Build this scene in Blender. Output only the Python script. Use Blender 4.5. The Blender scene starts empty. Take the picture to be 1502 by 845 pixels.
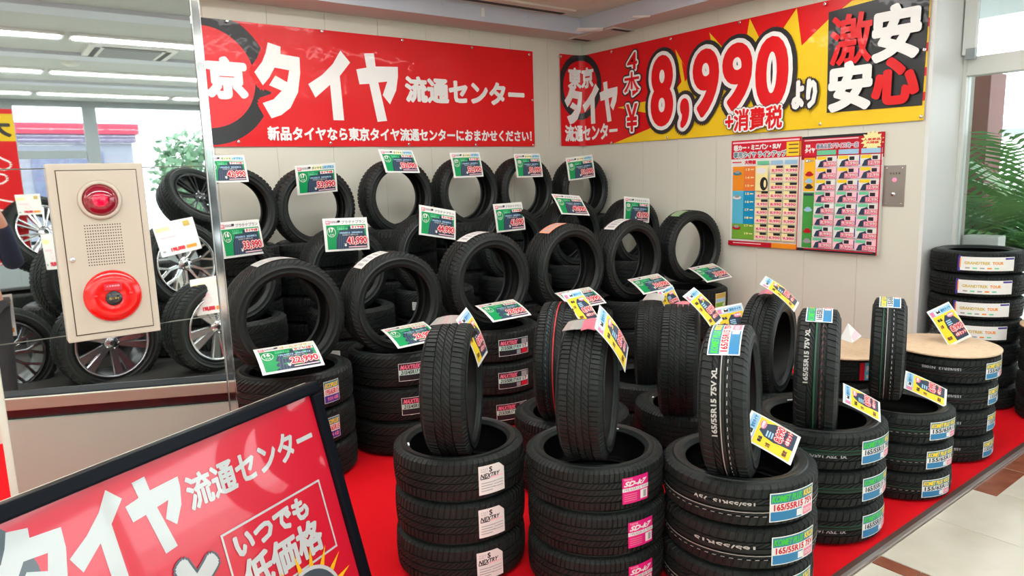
import bpy, bmesh, math, random
from mathutils import Vector, Matrix, geometry

# ------------------------------------------------------------------ camera, world, exposure
S = bpy.context.scene
COL = S.collection
PI = math.pi
FPX, EYE = 1025.48, 1.61
YAW, PITCH, ROLL = (math.radians(a) for a in (36.9415, 9.1467, 1.7930))
_F = Vector((math.sin(YAW)*math.cos(PITCH), math.cos(YAW)*math.cos(PITCH), -math.sin(PITCH)))
_R = Vector((math.cos(YAW), -math.sin(YAW), 0)); _D = _F.cross(_R)
RIGHT = math.cos(ROLL)*_R + math.sin(ROLL)*_D
DOWN = -math.sin(ROLL)*_R + math.cos(ROLL)*_D
CAM0 = Vector((0, 0, EYE))
cd = bpy.data.cameras.new('camera'); cam = bpy.data.objects.new('camera', cd); COL.objects.link(cam)
cd.sensor_width = 36; cd.lens = FPX/1502*36; cd.clip_start = 0.02; cd.clip_end = 200
cam.matrix_world = Matrix(((RIGHT.x, -DOWN.x, -_F.x, 0), (RIGHT.y, -DOWN.y, -_F.y, 0), (RIGHT.z, -DOWN.z, -_F.z, EYE), (0, 0, 0, 1)))
S.camera = cam
S.view_settings.view_transform = 'Standard'; S.view_settings.look = 'None'
S.view_settings.gamma = 1; S.view_settings.use_curve_mapping = False
S.view_settings.exposure = 0.5
wd = bpy.data.worlds.new('sky'); S.world = wd; wd.use_nodes = True
bg = wd.node_tree.nodes['Background']
bg.inputs[0].default_value = (0.93, 0.97, 1.0, 1); bg.inputs[1].default_value = 3.4
LIGHT_STRIP = 16.0

def ray(px, py): return _F + RIGHT*((px-751)/FPX) + DOWN*((py-422.5)/FPX)
def onz(px, py, z): r = ray(px, py); return CAM0 + r*((z-EYE)/r.z)
def ony(px, py, y): r = ray(px, py); return CAM0 + r*(y/r.y)
def onx(px, py, x): r = ray(px, py); return CAM0 + r*(x/r.x)
def at(px, py, d): return CAM0 + ray(px, py)*d          # d = depth along the view axis
def proj(P):
    v = P-CAM0; d = v.dot(_F); return 751+FPX*v.dot(RIGHT)/d, 422.5+FPX*v.dot(DOWN)/d

XW, YW = 5.05, 5.42            # right wall, back wall
ZS, ZC = 2.91, 3.06            # soffit underside, ceiling
ZP = 0.01                      # carpet top
YM = 2.5                       # mirror face of the pillar
rnd = random.Random(7)

# ------------------------------------------------------------------ materials
MATS = {}
def mat(name, color=(.8, .8, .8), rough=.5, metal=0., spec=.5, coat=0., emit=None, estr=0., bump=None, trans=0., ior=1.45, noise=None, aniso=None):
    if name in MATS: return MATS[name]
    m = bpy.data.materials.new(name); m.use_nodes = True; nt = m.node_tree; b = nt.nodes['Principled BSDF']
    b.inputs['Base Color'].default_value = (*color, 1); b.inputs['Roughness'].default_value = rough
    b.inputs['Metallic'].default_value = metal; b.inputs['Specular IOR Level'].default_value = spec
    b.inputs['Coat Weight'].default_value = coat; b.inputs['Coat Roughness'].default_value = .04
    b.inputs['Transmission Weight'].default_value = trans; b.inputs['IOR'].default_value = ior
    if emit: b.inputs['Emission Color'].default_value = (*emit, 1); b.inputs['Emission Strength'].default_value = estr
    tc = nt.nodes.new('ShaderNodeTexCoord')
    if bump:
        sc, st, dist = bump
        n = nt.nodes.new('ShaderNodeTexNoise'); n.inputs['Scale'].default_value = sc; n.inputs['Detail'].default_value = 3
        nt.links.new(tc.outputs['Object'], n.inputs['Vector'])
        bp = nt.nodes.new('ShaderNodeBump'); bp.inputs['Strength'].default_value = st; bp.inputs['Distance'].default_value = dist
        nt.links.new(n.outputs['Fac'], bp.inputs['Height']); nt.links.new(bp.outputs['Normal'], b.inputs['Normal'])
        if coat: nt.links.new(bp.outputs['Normal'], b.inputs['Coat Normal'])
    if noise:
        sc, c2, lo, hi = noise
        n = nt.nodes.new('ShaderNodeTexNoise'); n.inputs['Scale'].default_value = sc; n.inputs['Detail'].default_value = 5
        nt.links.new(tc.outputs['Object'], n.inputs['Vector'])
        mr = nt.nodes.new('ShaderNodeMapRange'); mr.inputs[1].default_value = lo; mr.inputs[2].default_value = hi
        nt.links.new(n.outputs['Fac'], mr.inputs[0])
        mx = nt.nodes.new('ShaderNodeMix'); mx.data_type = 'RGBA'
        mx.inputs[6].default_value = (*color, 1); mx.inputs[7].default_value = (*c2, 1)
        nt.links.new(mr.outputs[0], mx.inputs[0]); nt.links.new(mx.outputs[2], b.inputs['Base Color'])
    MATS[name] = m; return m

def lin(r, g, b):
    f = lambda c: (c/255/12.92) if c <= 10 else ((c/255+.055)/1.055)**2.4
    return (f(r), f(g), f(b))

RUB = mat('rubber_tread', (.009, .0125, .0118), .55, spec=.34, bump=(60, .12, .002), noise=(7, (.015, .019, .018), .4, .75))
SIDE = mat('rubber_sidewall', (.010, .0145, .0138), .43, spec=.42, noise=(5, (.017, .022, .021), .4, .8))
LINER = mat('rubber_liner', (.012, .014, .014), .5, spec=.35)
def vinyl(name, c): return mat(name, c, .36, spec=.42, coat=.14, bump=(3.2, .34, .03))
V_RED = vinyl('banner_red', lin(226, 12, 22)); V_GLARE = vinyl('banner_red_glare', lin(232, 48, 56))
V_WHITE = vinyl('banner_white', (.90, .92, .90)); V_BLK = vinyl('banner_black', (.022, .026, .028)); V_YEL = vinyl('banner_yellow', lin(246, 208, 30))
def ink(name, c, r=.45): return mat(name, c, r, spec=.4)
I_WHITE = ink('print_white', (.82, .83, .80)); I_BLACK = ink('print_black', (.02, .02, .025)); I_RED = ink('print_red', lin(214, 24, 52))
I_GREEN = ink('print_green', lin(0, 150, 84)); I_LGREEN = ink('print_light_green', lin(110, 205, 160)); I_NAVY = ink('print_navy', lin(44, 62, 84))
I_YEL = ink('print_yellow', lin(247, 214, 44)); I_PINK = ink('print_pink', lin(238, 130, 160)); I_LBLUE = ink('print_light_blue', lin(160, 205, 232))
I_GREY = ink('print_grey', (.35, .36, .38)); I_MAG = ink('print_magenta', lin(226, 24, 128)); I_BLUE = ink('print_blue', lin(52, 130, 182))
I_SLATE = ink('print_slate', lin(74, 92, 116))
I_GOLD = ink('print_gold', lin(206, 180, 90)); I_BGRN = ink('print_bright_green', lin(66, 200, 60)); I_TEAL = ink('print_teal', lin(60, 130, 150))
I_ORG = ink('print_orange', lin(244, 150, 36)); I_CYAN = ink('print_cyan', lin(90, 190, 220)); I_PURP = ink('print_purple', lin(70, 55, 150))
I_DRED = ink('print_dark_red', lin(190, 20, 40)); I_LPINK = ink('print_pale_pink', lin(250, 205, 215)); I_LYEL = ink('print_pale_yellow', lin(250, 238, 170))
I_OLIVE = ink('print_leaf_green', lin(120, 176, 60)); I_CARG = ink('paint_green', lin(30, 90, 62)); I_BROWN = ink('paint_brown', lin(110, 60, 52))
I_SILV = ink('paint_white_line', (.45, .45, .42))
PAPER = mat('card_paper', (.80, .82, .79), .35, coat=.3)
LAMI = mat('laminated_edge', (.72, .76, .74), .2, coat=.5)
KRAFT = mat('round_board', lin(222, 196, 164), .6, noise=(40, lin(212, 184, 150), .4, .7))
WALL = mat('wall_cladding', lin(216, 217, 203), .55, spec=.35)
WALLJ = mat('wall_joint', lin(176, 169, 158), .7)
REVEAL = mat('white_reveal', lin(222, 226, 224), .5)
SOFF = mat('soffit_board', lin(212, 204, 198), .7); SOFFACE = mat('soffit_face', lin(200, 208, 220), .5, spec=.4)
CEIL = mat('ceiling_board', lin(222, 218, 204), .75, bump=(90, .15, .002)); DARK = mat('dark_slot', (.03, .028, .025), .6)
CEILB = mat('ceiling_board_blue', lin(188, 196, 196), .7)
CARPET = mat('red_carpet', lin(214, 6, 22), .85, spec=.2, bump=(500, .3, .002))
TRIMD = mat('dark_trim', lin(84, 62, 56), .4); TRIMS = mat('silver_trim', lin(170, 160, 156), .35, metal=.6)
TILE = mat('cream_tile', lin(206, 201, 186), .16, spec=.5, noise=(2.2, lin(186, 180, 162), .45, .7))
TILEB = mat('brown_tile', lin(142, 84, 62), .2, spec=.5, noise=(9, lin(116, 66, 50), .4, .7)); GROUT = mat('grout', lin(180, 172, 158), .8)
MIRR = mat('mirror_glass', (.86, .90, .89), .015, metal=1.0); CHROME = mat('chrome', (.8, .82, .84), .12, metal=1.0)
ALU = mat('brushed_aluminium', (.62, .61, .58), .32, metal=1.0); STEEL = mat('stainless_steel', (.42, .41, .38), .38, metal=1.0)
ALLOY = mat('alloy_silver', (.72, .74, .76), .2, metal=1.0); ALLOYD = mat('alloy_dark', (.09, .095, .10), .25, metal=.9)
BOXC = mat('alarm_box_enamel', lin(198, 188, 172), .38, coat=.15); BOXG = mat('alarm_box_gap', lin(80, 66, 56), .7)
REDP = mat('red_plastic', lin(236, 22, 20), .2, coat=.7); DOMER = mat('red_lamp_dome', (.42, .01, .045), .06, coat=1., trans=.45)
LAMPG = mat('lamp_bulb', (1, .0, .12), .4, emit=(1, .0, .10), estr=3.2); BLKP = mat('black_plastic', (.02, .022, .026), .18, coat=.6)
BLKM = mat('black_frame', (.006, .008, .012), .3, spec=.08)
POST = mat('poster_red', lin(206, 22, 50), .3, coat=1.); P_WHITE = mat('poster_white', (.52, .60, .60), .3, coat=1.); P_DARK = mat('poster_dark', (.05, .08, .10), .3, coat=1.); P_YEL = mat('poster_yellow', lin(240, 190, 30), .3, coat=1.)
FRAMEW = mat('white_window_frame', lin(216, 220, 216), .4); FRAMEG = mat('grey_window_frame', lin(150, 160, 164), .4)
BEIGEP = mat('beige_riser', lin(204, 212, 202), .6, spec=.3)
LEAF = mat('palm_leaf', (.10, .34, .09), .4, noise=(4, (.22, .52, .16), .4, .7)); STEM = mat('palm_stem', (.22, .34, .10), .5); POTW = mat('white_pot', (.8, .82, .8), .35)
SATIN = mat('satin_aluminium', lin(186, 180, 166), .35, metal=.25)
SKIN = mat('skin', lin(205, 150, 125), .5); NAVY = mat('navy_jacket', (.012, .018, .045), .8); TROU = mat('dark_trousers', (.03, .03, .035), .8); HAIR = mat('black_hair', (.01, .01, .01), .5)
FLUO = mat('fluorescent_tube', (1, 1, 1), .5, emit=(1, .98, .95), estr=LIGHT_STRIP)
CLEAR = bpy.data.materials.new('clear_glass'); CLEAR.use_nodes = True
_n = CLEAR.node_tree; _n.nodes.remove(_n.nodes['Principled BSDF']); _o = _n.nodes['Material Output']
_t = _n.nodes.new('ShaderNodeBsdfTransparent'); _t.inputs[0].default_value = (.95, .975, .97, 1); _g = _n.nodes.new('ShaderNodeBsdfGlossy'); _g.inputs['Roughness'].default_value = .02
_m = _n.nodes.new('ShaderNodeMixShader'); _f = _n.nodes.new('ShaderNodeFresnel'); _f.inputs[0].default_value = 1.45
_n.links.new(_f.outputs[0], _m.inputs[0]); _n.links.new(_t.outputs[0], _m.inputs[1]); _n.links.new(_g.outputs[0], _m.inputs[2]); _n.links.new(_m.outputs[0], _o.inputs[0])

# ------------------------------------------------------------------ object helpers
def link(name, me, parent=None):
    o = bpy.data.objects.new(name, me); COL.objects.link(o)
    if parent: o.parent = parent
    return o
def tag(o, label=None, cat=None, group=None, kind=None):
    if label: o['label'] = label
    if cat: o['category'] = cat
    if group: o['group'] = group
    if kind: o['kind'] = kind
    return o
def thing(name, label, cat, loc=(0, 0, 0), group=None, M=None):
    o = bpy.data.objects.new(name, None); COL.objects.link(o); o.empty_display_size = .05
    o.location = loc
    if M is not None: o.matrix_world = M
    return tag(o, label, cat, group)
class MB:
    def __init__(s): s.bm = bmesh.new(); s.mats = []
    def mi(s, m):
        if m not in s.mats: s.mats.append(m)
        return s.mats.index(m)
    def poly(s, pts, m=None, smooth=False):
        try: f = s.bm.faces.new([s.bm.verts.new(p) for p in pts])
        except ValueError: return
        f.material_index = s.mi(m) if m else 0; f.smooth = smooth
    def box(s, a, b, m=None, M=None, bev=0):
        x0, x1 = sorted((a[0], b[0])); y0, y1 = sorted((a[1], b[1])); z0, z1 = sorted((a[2], b[2]))
        V = [s.bm.verts.new((M @ Vector(p)) if M else p) for p in ((x0, y0, z0), (x1, y0, z0), (x1, y1, z0), (x0, y1, z0), (x0, y0, z1), (x1, y0, z1), (x1, y1, z1), (x0, y1, z1))]
        fs = [s.bm.faces.new([V[i] for i in q]) for q in ((0, 3, 2, 1), (4, 5, 6, 7), (0, 1, 5, 4), (1, 2, 6, 5), (2, 3, 7, 6), (3, 0, 4, 7))]
        k = s.mi(m) if m else 0
        for f in fs: f.material_index = k
        if bev:
            es = list({e for f in fs for e in f.edges})
            r = bmesh.ops.bevel(s.bm, geom=es, offset=bev, segments=2, affect='EDGES', profile=.6)
            for f in r['faces']: f.material_index = k
    def tube(s, pts, rad, n=8, m=None, caps=True):
        pts = [Vector(p) for p in pts]; R = rad if isinstance(rad, (list, tuple)) else [rad]*len(pts); rings = []; k = s.mi(m) if m else 0
        up = None
        for i, p in enumerate(pts):
            d = (pts[min(i+1, len(pts)-1)]-pts[max(i-1, 0)]).normalized()
            if up is None or abs(up.dot(d)) > .95: up = Vector((0, 0, 1)) if abs(d.z) < .9 else Vector((1, 0, 0))
            a = d.cross(up).normalized(); b = a.cross(d); up = b
            rings.append([s.bm.verts.new(p+(a*math.cos(2*PI*j/n)+b*math.sin(2*PI*j/n))*R[i]) for j in range(n)])
        for i in range(len(rings)-1):
            for j in range(n):
                f = s.bm.faces.new((rings[i][j], rings[i][(j+1) % n], rings[i+1][(j+1) % n], rings[i+1][j])); f.smooth = True; f.material_index = k
        if caps:
            for q in (rings[0][::-1], rings[-1]):
                f = s.bm.faces.new(q); f.material_index = k
    def lathe(s, prof, n=32, M=None, m=None, close=False, smooth=True):
        k = s.mi(m) if m else 0; rings = []
        for r, z in prof:
            rings.append([s.bm.verts.new((M @ Vector((r*math.cos(2*PI*j/n), r*math.sin(2*PI*j/n), z))) if M else (r*math.cos(2*PI*j/n), r*math.sin(2*PI*j/n), z)) for j in range(n)])
        for i in range(len(prof)-1):
            for j in range(n):
                f = s.bm.faces.new((rings[i][j], rings[i][(j+1) % n], rings[i+1][(j+1) % n], rings[i+1][j])); f.smooth = smooth; f.material_index = k
        if close:
            for q in (rings[0][::-1], rings[-1]):
                if prof[0][0] > 1e-5: f = s.bm.faces.new(q); f.material_index = k
    def mesh(s, name, m=None):
        bmesh.ops.recalc_face_normals(s.bm, faces=s.bm.faces[:]) if not getattr(s, 'keep', False) else None
        me = bpy.data.meshes.new(name); s.bm.to_mesh(me); s.bm.free()
        for q in (s.mats if s.mats else [m]): me.materials.append(q)
        return me
    def obj(s, name, m=None, parent=None): return link(name, s.mesh(name, m), parent)
def boxo(name, a, b, m, parent=None, bev=0, M=None):
    q = MB(); q.box(a, b, None, M, bev); return q.obj(name, m, parent)
def struct(name, o): o.name = name; o['kind'] = 'structure'; return o

# ------------------------------------------------------------------ flat print: layered polygons mapped onto real surfaces
_G = {}
def glyph(s, off=0.0, shear=0.0):
    k = (s, off, shear)
    if k not in _G:
        c = bpy.data.curves.new('t', 'FONT'); c.body = s; c.size = 1; c.offset = off; c.resolution_u = 5 if len(s) == 1 else 2; c.shear = shear
        o = bpy.data.objects.new('t', c); COL.objects.link(o)
        me = bpy.data.meshes.new_from_object(o.evaluated_get(bpy.context.evaluated_depsgraph_get()))
        me.calc_loop_triangles()
        V = [(v.co.x, v.co.y) for v in me.vertices]; T = [tuple(t.vertices) for t in me.loop_triangles]
        bpy.data.objects.remove(o); bpy.data.curves.remove(c); bpy.data.meshes.remove(me)
        xs = [v[0] for v in V] or [0]; ys = [v[1] for v in V] or [0]
        _G[k] = (V, T, min(xs), min(ys), max(xs), max(ys))
    return _G[k]
HEAVY = {  # hand-cut heavy katakana of the banners, drawn in their own boxes
 'タ': [(95, 0), (170, 18), (166, 58), (283, 70), (280, 158), (257, 268), (202, 358), (142, 400), (80, 420), (34, 336), (102, 313), (157, 263), (82, 236), (124, 180), (194, 214), (212, 146), (124, 136), (87, 193), (44, 238), (0, 168), (52, 108), (77, 58)],
 'イ': [(208, 0), (265, 62), (194, 142), (203, 392), (136, 392), (130, 194), (36, 270), (0, 197), (86, 142), (156, 77)],
 'ヤ': [(50, 5), (107, 0), (113, 72), (245, 65), (243, 120), (227, 200), (185, 280), (145, 230), (173, 160), (177, 152), (123, 160), (162, 375), (105, 382), (70, 170), (13, 176), (0, 95), (60, 82)]}
class Print:
    def __init__(s, eps=.00015): s.L = []; s.h = 0; s.eps = eps; s.mats = []
    def _add(s, V, T, m, dh=0):
        if m not in s.mats: s.mats.append(m)
        s.L.append((V, T, s.mats.index(m), s.h+dh))
    def poly(s, pts, m):
        T = geometry.tessellate_polygon([[Vector((x, y, 0)) for x, y in pts]]); s._add(list(pts), T, m); s.h += s.eps
    def rect(s, x0, y0, x1, y1, m, nu=1):
        V = []; T = []
        for i in range(nu+1): x = x0+(x1-x0)*i/nu; V += [(x, y0), (x, y1)]
        for i in range(nu): T += [(2*i, 2*i+2, 2*i+3), (2*i, 2*i+3, 2*i+1)]
        s._add(V, T, m); s.h += s.eps
    def ell(s, cx, cy, rx, ry, m, n=28, r0=0, clip=None):
        V = []; T = []
        for i in range(n):
            a = 2*PI*i/n
            for k in (r0, 1): V.append((cx+rx*k*math.cos(a), cy+ry*k*math.sin(a)))
        if clip: V = [(min(max(x, clip[0]), clip[2]), min(max(y, clip[1]), clip[3])) for x, y in V]
        for i in range(n): a, b = 2*i, 2*((i+1) % n); T += [(a, a+1, b+1), (a, b+1, b)]
        s._add(V, T, m); s.h += s.eps
    def heavy(s, ch, x0, y0, x1, y1, m, grow=0, n=12):
        P = HEAVY[ch]; w = max(p[0] for p in P); h = max(p[1] for p in P)
        V = [(x0+(x1-x0)*p[0]/w, y1-(y1-y0)*p[1]/h) for p in P]; T = geometry.tessellate_polygon([[Vector((x, y, 0)) for x, y in V]])
        if grow:
            for k in range(n):
                a = 2*PI*k/n; s._add([(x+grow*math.cos(a), y+grow*math.sin(a)) for x, y in V], T, m, k*1e-5)
        s._add(V, T, m, n*1e-5); s.h += s.eps
    def text(s, t, x0, y0, x1, y1, m, bold=.0, off=.006, out=(), n=8, shear=0):
        """fits the text into a box; bold and the outlines are stroke widths in surface units"""
        V, T, a, b, c, d = glyph(t, off, shear)
        if not V: return
        sx, sy = (x1-x0)/max(c-a, 1e-6), (y1-y0)/max(d-b, 1e-6)
        B = [(x0+(x-a)*sx, y0+(y-b)*sy) for x, y in V]
        for mm, g in list(out)+[(m, bold)]:
            if g > 0:
                for k in range(n):
                    q = 2*PI*k/n; s._add([(x+g*math.cos(q), y+g*math.sin(q)) for x, y in B], T, mm, k*1e-5)
            s._add(B, T, mm, n*1e-5); s.h += s.eps+n*1e-5
    def mesh(s, name, fn, maxlen=0):
        verts = []; faces = []; mi = []
        for V, T, k, h in s.L:
            V = list(V); T = [tuple(t) for t in T]
            if maxlen:
                st = T; T = []
                while st:
                    a, b, c = st.pop()
                    e = [(math.dist(V[a], V[b]), a, b, c), (math.dist(V[b], V[c]), b, c, a), (math.dist(V[c], V[a]), c, a, b)]
                    l, p, q, r = max(e)
                    if l > maxlen:
                        V.append(((V[p][0]+V[q][0])/2, (V[p][1]+V[q][1])/2)); w = len(V)-1; st += [(p, w, r), (w, q, r)]
                    else: T.append((a, b, c))
            o = len(verts); verts += [fn(x, y, h) for x, y in V]
            for a, b, c in T:
                cr = (V[b][0]-V[a][0])*(V[c][1]-V[a][1])-(V[b][1]-V[a][1])*(V[c][0]-V[a][0])
                if abs(cr) < 1e-12: continue
                faces.append((o+a, o+b, o+c) if cr > 0 else (o+a, o+c, o+b)); mi.append(k)
        me = bpy.data.meshes.new(name); me.from_pydata([tuple(v) for v in verts], [], faces)
        for m in s.mats: me.materials.append(m)
        me.polygons.foreach_set('material_index', mi); me.update()
        return me

# ------------------------------------------------------------------ room shell
floor = struct('floor', boxo('floor', (-7, -9.2, -.12), (8.5, YW+.2, -.004), GROUT))
def tile_mesh(w, d, m, nm):
    q = MB(); q.box((0, 0, -.006), (w, d, 0), None, None, .0012); me = q.mesh(nm, m); return me
TS = .5
big = tile_mesh(TS-.003, TS-.003, TILE, 'floor_tile')
rest = MB()
YE = 1.25                                        # outer edge of the carpet trim
# brown border strips (one running to the viewer, one along the platform), then cream tiles
brown_boxes = [(2.74, YE-.16*k-.16, 2.815, YE-.16*k) for k in range(0, 14)]
brown_boxes += [(3.76+.40*k, YE-.105, 3.76+.40*k+.397, YE) for k in range(0, 7)]
bm1 = tile_mesh(.072, .157, TILEB, 'border_tile'); bm2 = tile_mesh(.397, .102, TILEB, 'border_tile')
for i, (x0, y0, x1, y1) in enumerate(brown_boxes):
    o = link('border_tile', bm1 if i < 14 else bm2, floor); o.location = (x0, y0, .0008)
for i in range(0, 8):
    for j in range(0, 9):
        x = 2.82+i*TS; y = YE-TS*(j+1)
        o = link('floor_tile', big, floor); o.location = (x, y, 0)
for i in range(0, 6):
    for j in range(0, 9):
        o = link('floor_tile', big, floor); o.location = (2.737-TS*(i+1), YE-TS*(j+1), 0)
for i in range(-12, 9):
    for j in range(9, 21):
        x = 2.82+i*TS; y = YE-TS*(j+1); rest.box((x, y, -.006), (x+TS-.003, y+TS-.003, 0))
for i in range(7, 19):
    for j in range(0, 9): rest.box((2.737-TS*(i+1), YE-TS*(j+1), -.006), (2.737-TS*(i+1)+TS-.003, YE-TS*(j+1)+TS-.003, 0))
tag(rest.obj('far_floor_tiles', TILE, floor), kind='stuff')
# carpeted display area with its trim, flush on the floor
cq = MB(); cq.box((-1.3, 1.2925, -.003), (XW-.004, YW-.004, ZP)); cq.box((XW-.004, 1.2925, -.003), (5.505, 2.08, ZP)); carpet = cq.obj('red_carpet', CARPET)
tag(carpet, 'bright red carpet laid under all the tire stacks', 'carpet')
tr = thing('carpet_edge_trim', 'dark and silver edging strip along the front of the red carpet', 'trim', (2, 1.27, 0))
for nm, y0, y1, m in (('dark_strip', 1.268, 1.292, TRIMD), ('silver_strip', YE+.001, 1.268, TRIMS)):
    boxo(nm, (-3.3, y0-1.27, 0), (3.56, y1-1.27, ZP+.004), m, tr, .001)

wb = struct('wall_back', boxo('wall_back', (-7, YW+.004, -.1), (XW+.2, YW+.2, 3.2), WALLJ))
pm = MB(); pm.box((0, 0, 0), (.452, .006, 3.1), None, None, .0012); pme = pm.mesh('wall_panel', WALL)
for k in range(0, 13):
    o = link('wall_panel', pme, wb); o.location = (XW-.454*(k+1)+.0, YW-.002, 0)
wr = struct('wall_right', boxo('wall_right', (XW+.004, 2.11, -.1), (XW+.75, YW+.2, 3.2), WALLJ))
pm = MB(); pm.box((0, 0, 0), (.006, .412, 3.1), None, None, .0012); pme2 = pm.mesh('wall_panel', WALL)
for k in range(8):
    o = link('wall_panel', pme2, wr); o.location = (XW-.002, 2.11+.4137*k, 0)
struct('trim_1', boxo('trim_1', (XW-.004, 2.0855, 0), (5.54, 2.11, 3.1), REVEAL))   # white reveal beside the window
struct('wall_left', boxo('wall_left', (-7.2, -9.2, -.1), (-7, YW+.2, 3.3), WALL))
# ceiling: raised field, dropped perimeter soffit
ce = struct('ceiling', boxo('ceiling', (-7, -9.2, ZC), (8.5, YW+.2, ZC+.1), CEILB))
cf = MB()
for i in range(-7, 6):
    for j in range(0, 3):
        x0, x1 = i*.9+.43-.455, i*.9+.43+.44; cf.box((x0, 3.2+j*.65, ZC-.008), (min(x1, 4.715), 3.2+j*.65+.645, ZC-.001)) if x0 < 4.6 else None
cfo = cf.obj('ceiling_panel_field', CEIL, ce); cfo['kind'] = 'stuff'
sb = struct('trim_2', boxo('trim_2', (-7, 5.09, ZS), (XW, YW, ZC), SOFF)); sb.name = 'trim_2'
boxo('soffit_face', (-7, 5.082, ZS-.002), (4.718, 5.09, ZC-.002), SOFFACE, sb)
sr = struct('trim_3', boxo('trim_3', (4.726, -9, ZS+.0005), (5.8, 5.0895, ZC), SOFF))
boxo('soffit_face', (4.717, -9, ZS-.002), (4.7255, 5.082, ZC-.002), SOFFACE, sr)
scr = MB()
for x in (1.2, 2.2, 3.2, 4.1): scr.lathe([(.0, -.004), (.008, -.003), (.008, 0)], 8, Matrix.Translation((x, 5.0805, ZS+.09)) @ Matrix.Rotation(PI/2, 4, 'X'))
tag(scr.obj('soffit_screws', DARK, sb), kind='stuff')
sl = thing('ceiling_slot_fixture', 'long dark recessed slot fixture in the ceiling near the corner', 'light fixture', (3.4, 4.95, ZC-.009))
boxo('housing', (-1.4, -.11, -.018), (1.05, .07, 0), CEIL, sl); boxo('slot', (-1.35, -.02, -.0215), (1.0, .035, -.0165), DARK, sl)
# vent in the soffit corner
vt = thing('ceiling_vent', 'square vent panel with dark slots in the soffit corner', 'vent', (4.885, 4.98, ZS-.001))
boxo('vent_panel', (-.13, -.30, -.014), (.15, .30, 0), SOFF, vt, .002)
for a in ((-.10, -.285, .12, -.235), (-.11, .235, .10, .29)): boxo('dark_slot', (a[0], a[1], -.0165), (a[2], a[3], -.0125), DARK, vt)
def curl(name, label, c, w, l, rot, ang=1.5):
    q = MB(); R = w/ang; k = 12
    g = [[None]*2 for _ in range(k+1)]
    M = Matrix.Translation(c) @ Matrix.Rotation(rot[0], 4, 'Z') @ Matrix.Rotation(rot[1], 4, 'Y')
    for s in (0, .0015):
        for i in range(k):
            a0, a1 = ang*(i/k-.5), ang*((i+1)/k-.5); r = R+s
            q.poly([M @ Vector((x, r*math.sin(a), -r*math.cos(a)+R)) for x, a in ((-l/2, a0), (l/2, a0), (l/2, a1), (-l/2, a1))], None, True)
    o = q.obj(name, I_WHITE); tag(o, label, 'paper')
curl('curled_paper_sheet', 'larger curled white sheet hanging below the ceiling vent in the corner', onz(864, 46, ZS-.021), .12, .24, (-.55, 0))
curl('curled_paper_sheet', 'small curled white sheet stuck under the soffit right of the vent', onz(940, 26, ZS-.0135), .07, .15, (-.7, 0))
tp = boxo('soffit_tape', (0, 0, 0), (.035, .004, .07), I_WHITE); tp.location = ony(706, 24, 5.076); tag(tp, 'small white tag taped on the grey soffit face above the long banner', 'tape')

# window wall on the right (alcove) : window_1 = upper light + lower light
XG = 5.55
w1 = bpy.data.objects.new('window_1', None); COL.objects.link(w1); w1['kind'] = 'structure'
zt0, zt1 = EYE+.575, EYE+.70
boxo('window_frame', (XG-.04, 2.058, 0), (XG+.05, 2.085, ZS), FRAMEW, w1, .004)
for y in (.2, -1.8, -3.8, -5.8, -7.8): boxo('window_frame', (XG-.04, y, 0), (XG+.05, y+.09, ZS), FRAMEW, w1, .004)
boxo('transom', (XG-.05, -9, zt0), (XG+.06, 2.0575, zt1), FRAMEW, w1, .006)
boxo('bottom_rail', (XG-.04, -9, 0), (XG+.05, 2.057, .12), FRAMEW, w1, .004)
boxo('blind_case', (XG-.10, 2.0, zt1+.01), (XG-.055, 2.075, ZS-.005), REVEAL, w1, .004); boxo('blind_bracket', (XG-.105, 1.995, zt1-.02), (XG-.065, 2.05, zt1+.05), FRAMEG, w1)
ys = [2.058, .29, .2, -1.71, -1.8, -3.71, -3.8, -5.71, -5.8, -7.71, -7.8, -9]
for a, b in zip(ys[::2], ys[1::2]):
    for z0, z1 in ((.12, zt0), (zt1, ZS)): boxo('window_pane', (XG-.003, b, z0), (XG+.003, a, z1), CLEAR, w1)
# far window wall behind the camera (seen in the mirror)
YB2 = -9.0; K2 = 14/11.6
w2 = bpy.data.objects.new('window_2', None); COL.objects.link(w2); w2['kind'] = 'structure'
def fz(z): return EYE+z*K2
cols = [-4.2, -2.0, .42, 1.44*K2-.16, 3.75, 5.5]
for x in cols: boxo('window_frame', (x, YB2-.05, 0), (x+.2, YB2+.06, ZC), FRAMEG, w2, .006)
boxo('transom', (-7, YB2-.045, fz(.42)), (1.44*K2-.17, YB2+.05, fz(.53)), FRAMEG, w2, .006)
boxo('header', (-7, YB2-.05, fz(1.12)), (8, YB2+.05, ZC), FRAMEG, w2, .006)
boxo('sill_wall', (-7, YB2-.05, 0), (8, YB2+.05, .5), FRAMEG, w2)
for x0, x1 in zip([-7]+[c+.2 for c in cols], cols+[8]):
    if x1-x0 > .1: boxo('window_pane', (x0, YB2-.003, .5), (x1, YB2+.003, fz(1.12)), CLEAR, w2)
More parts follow.
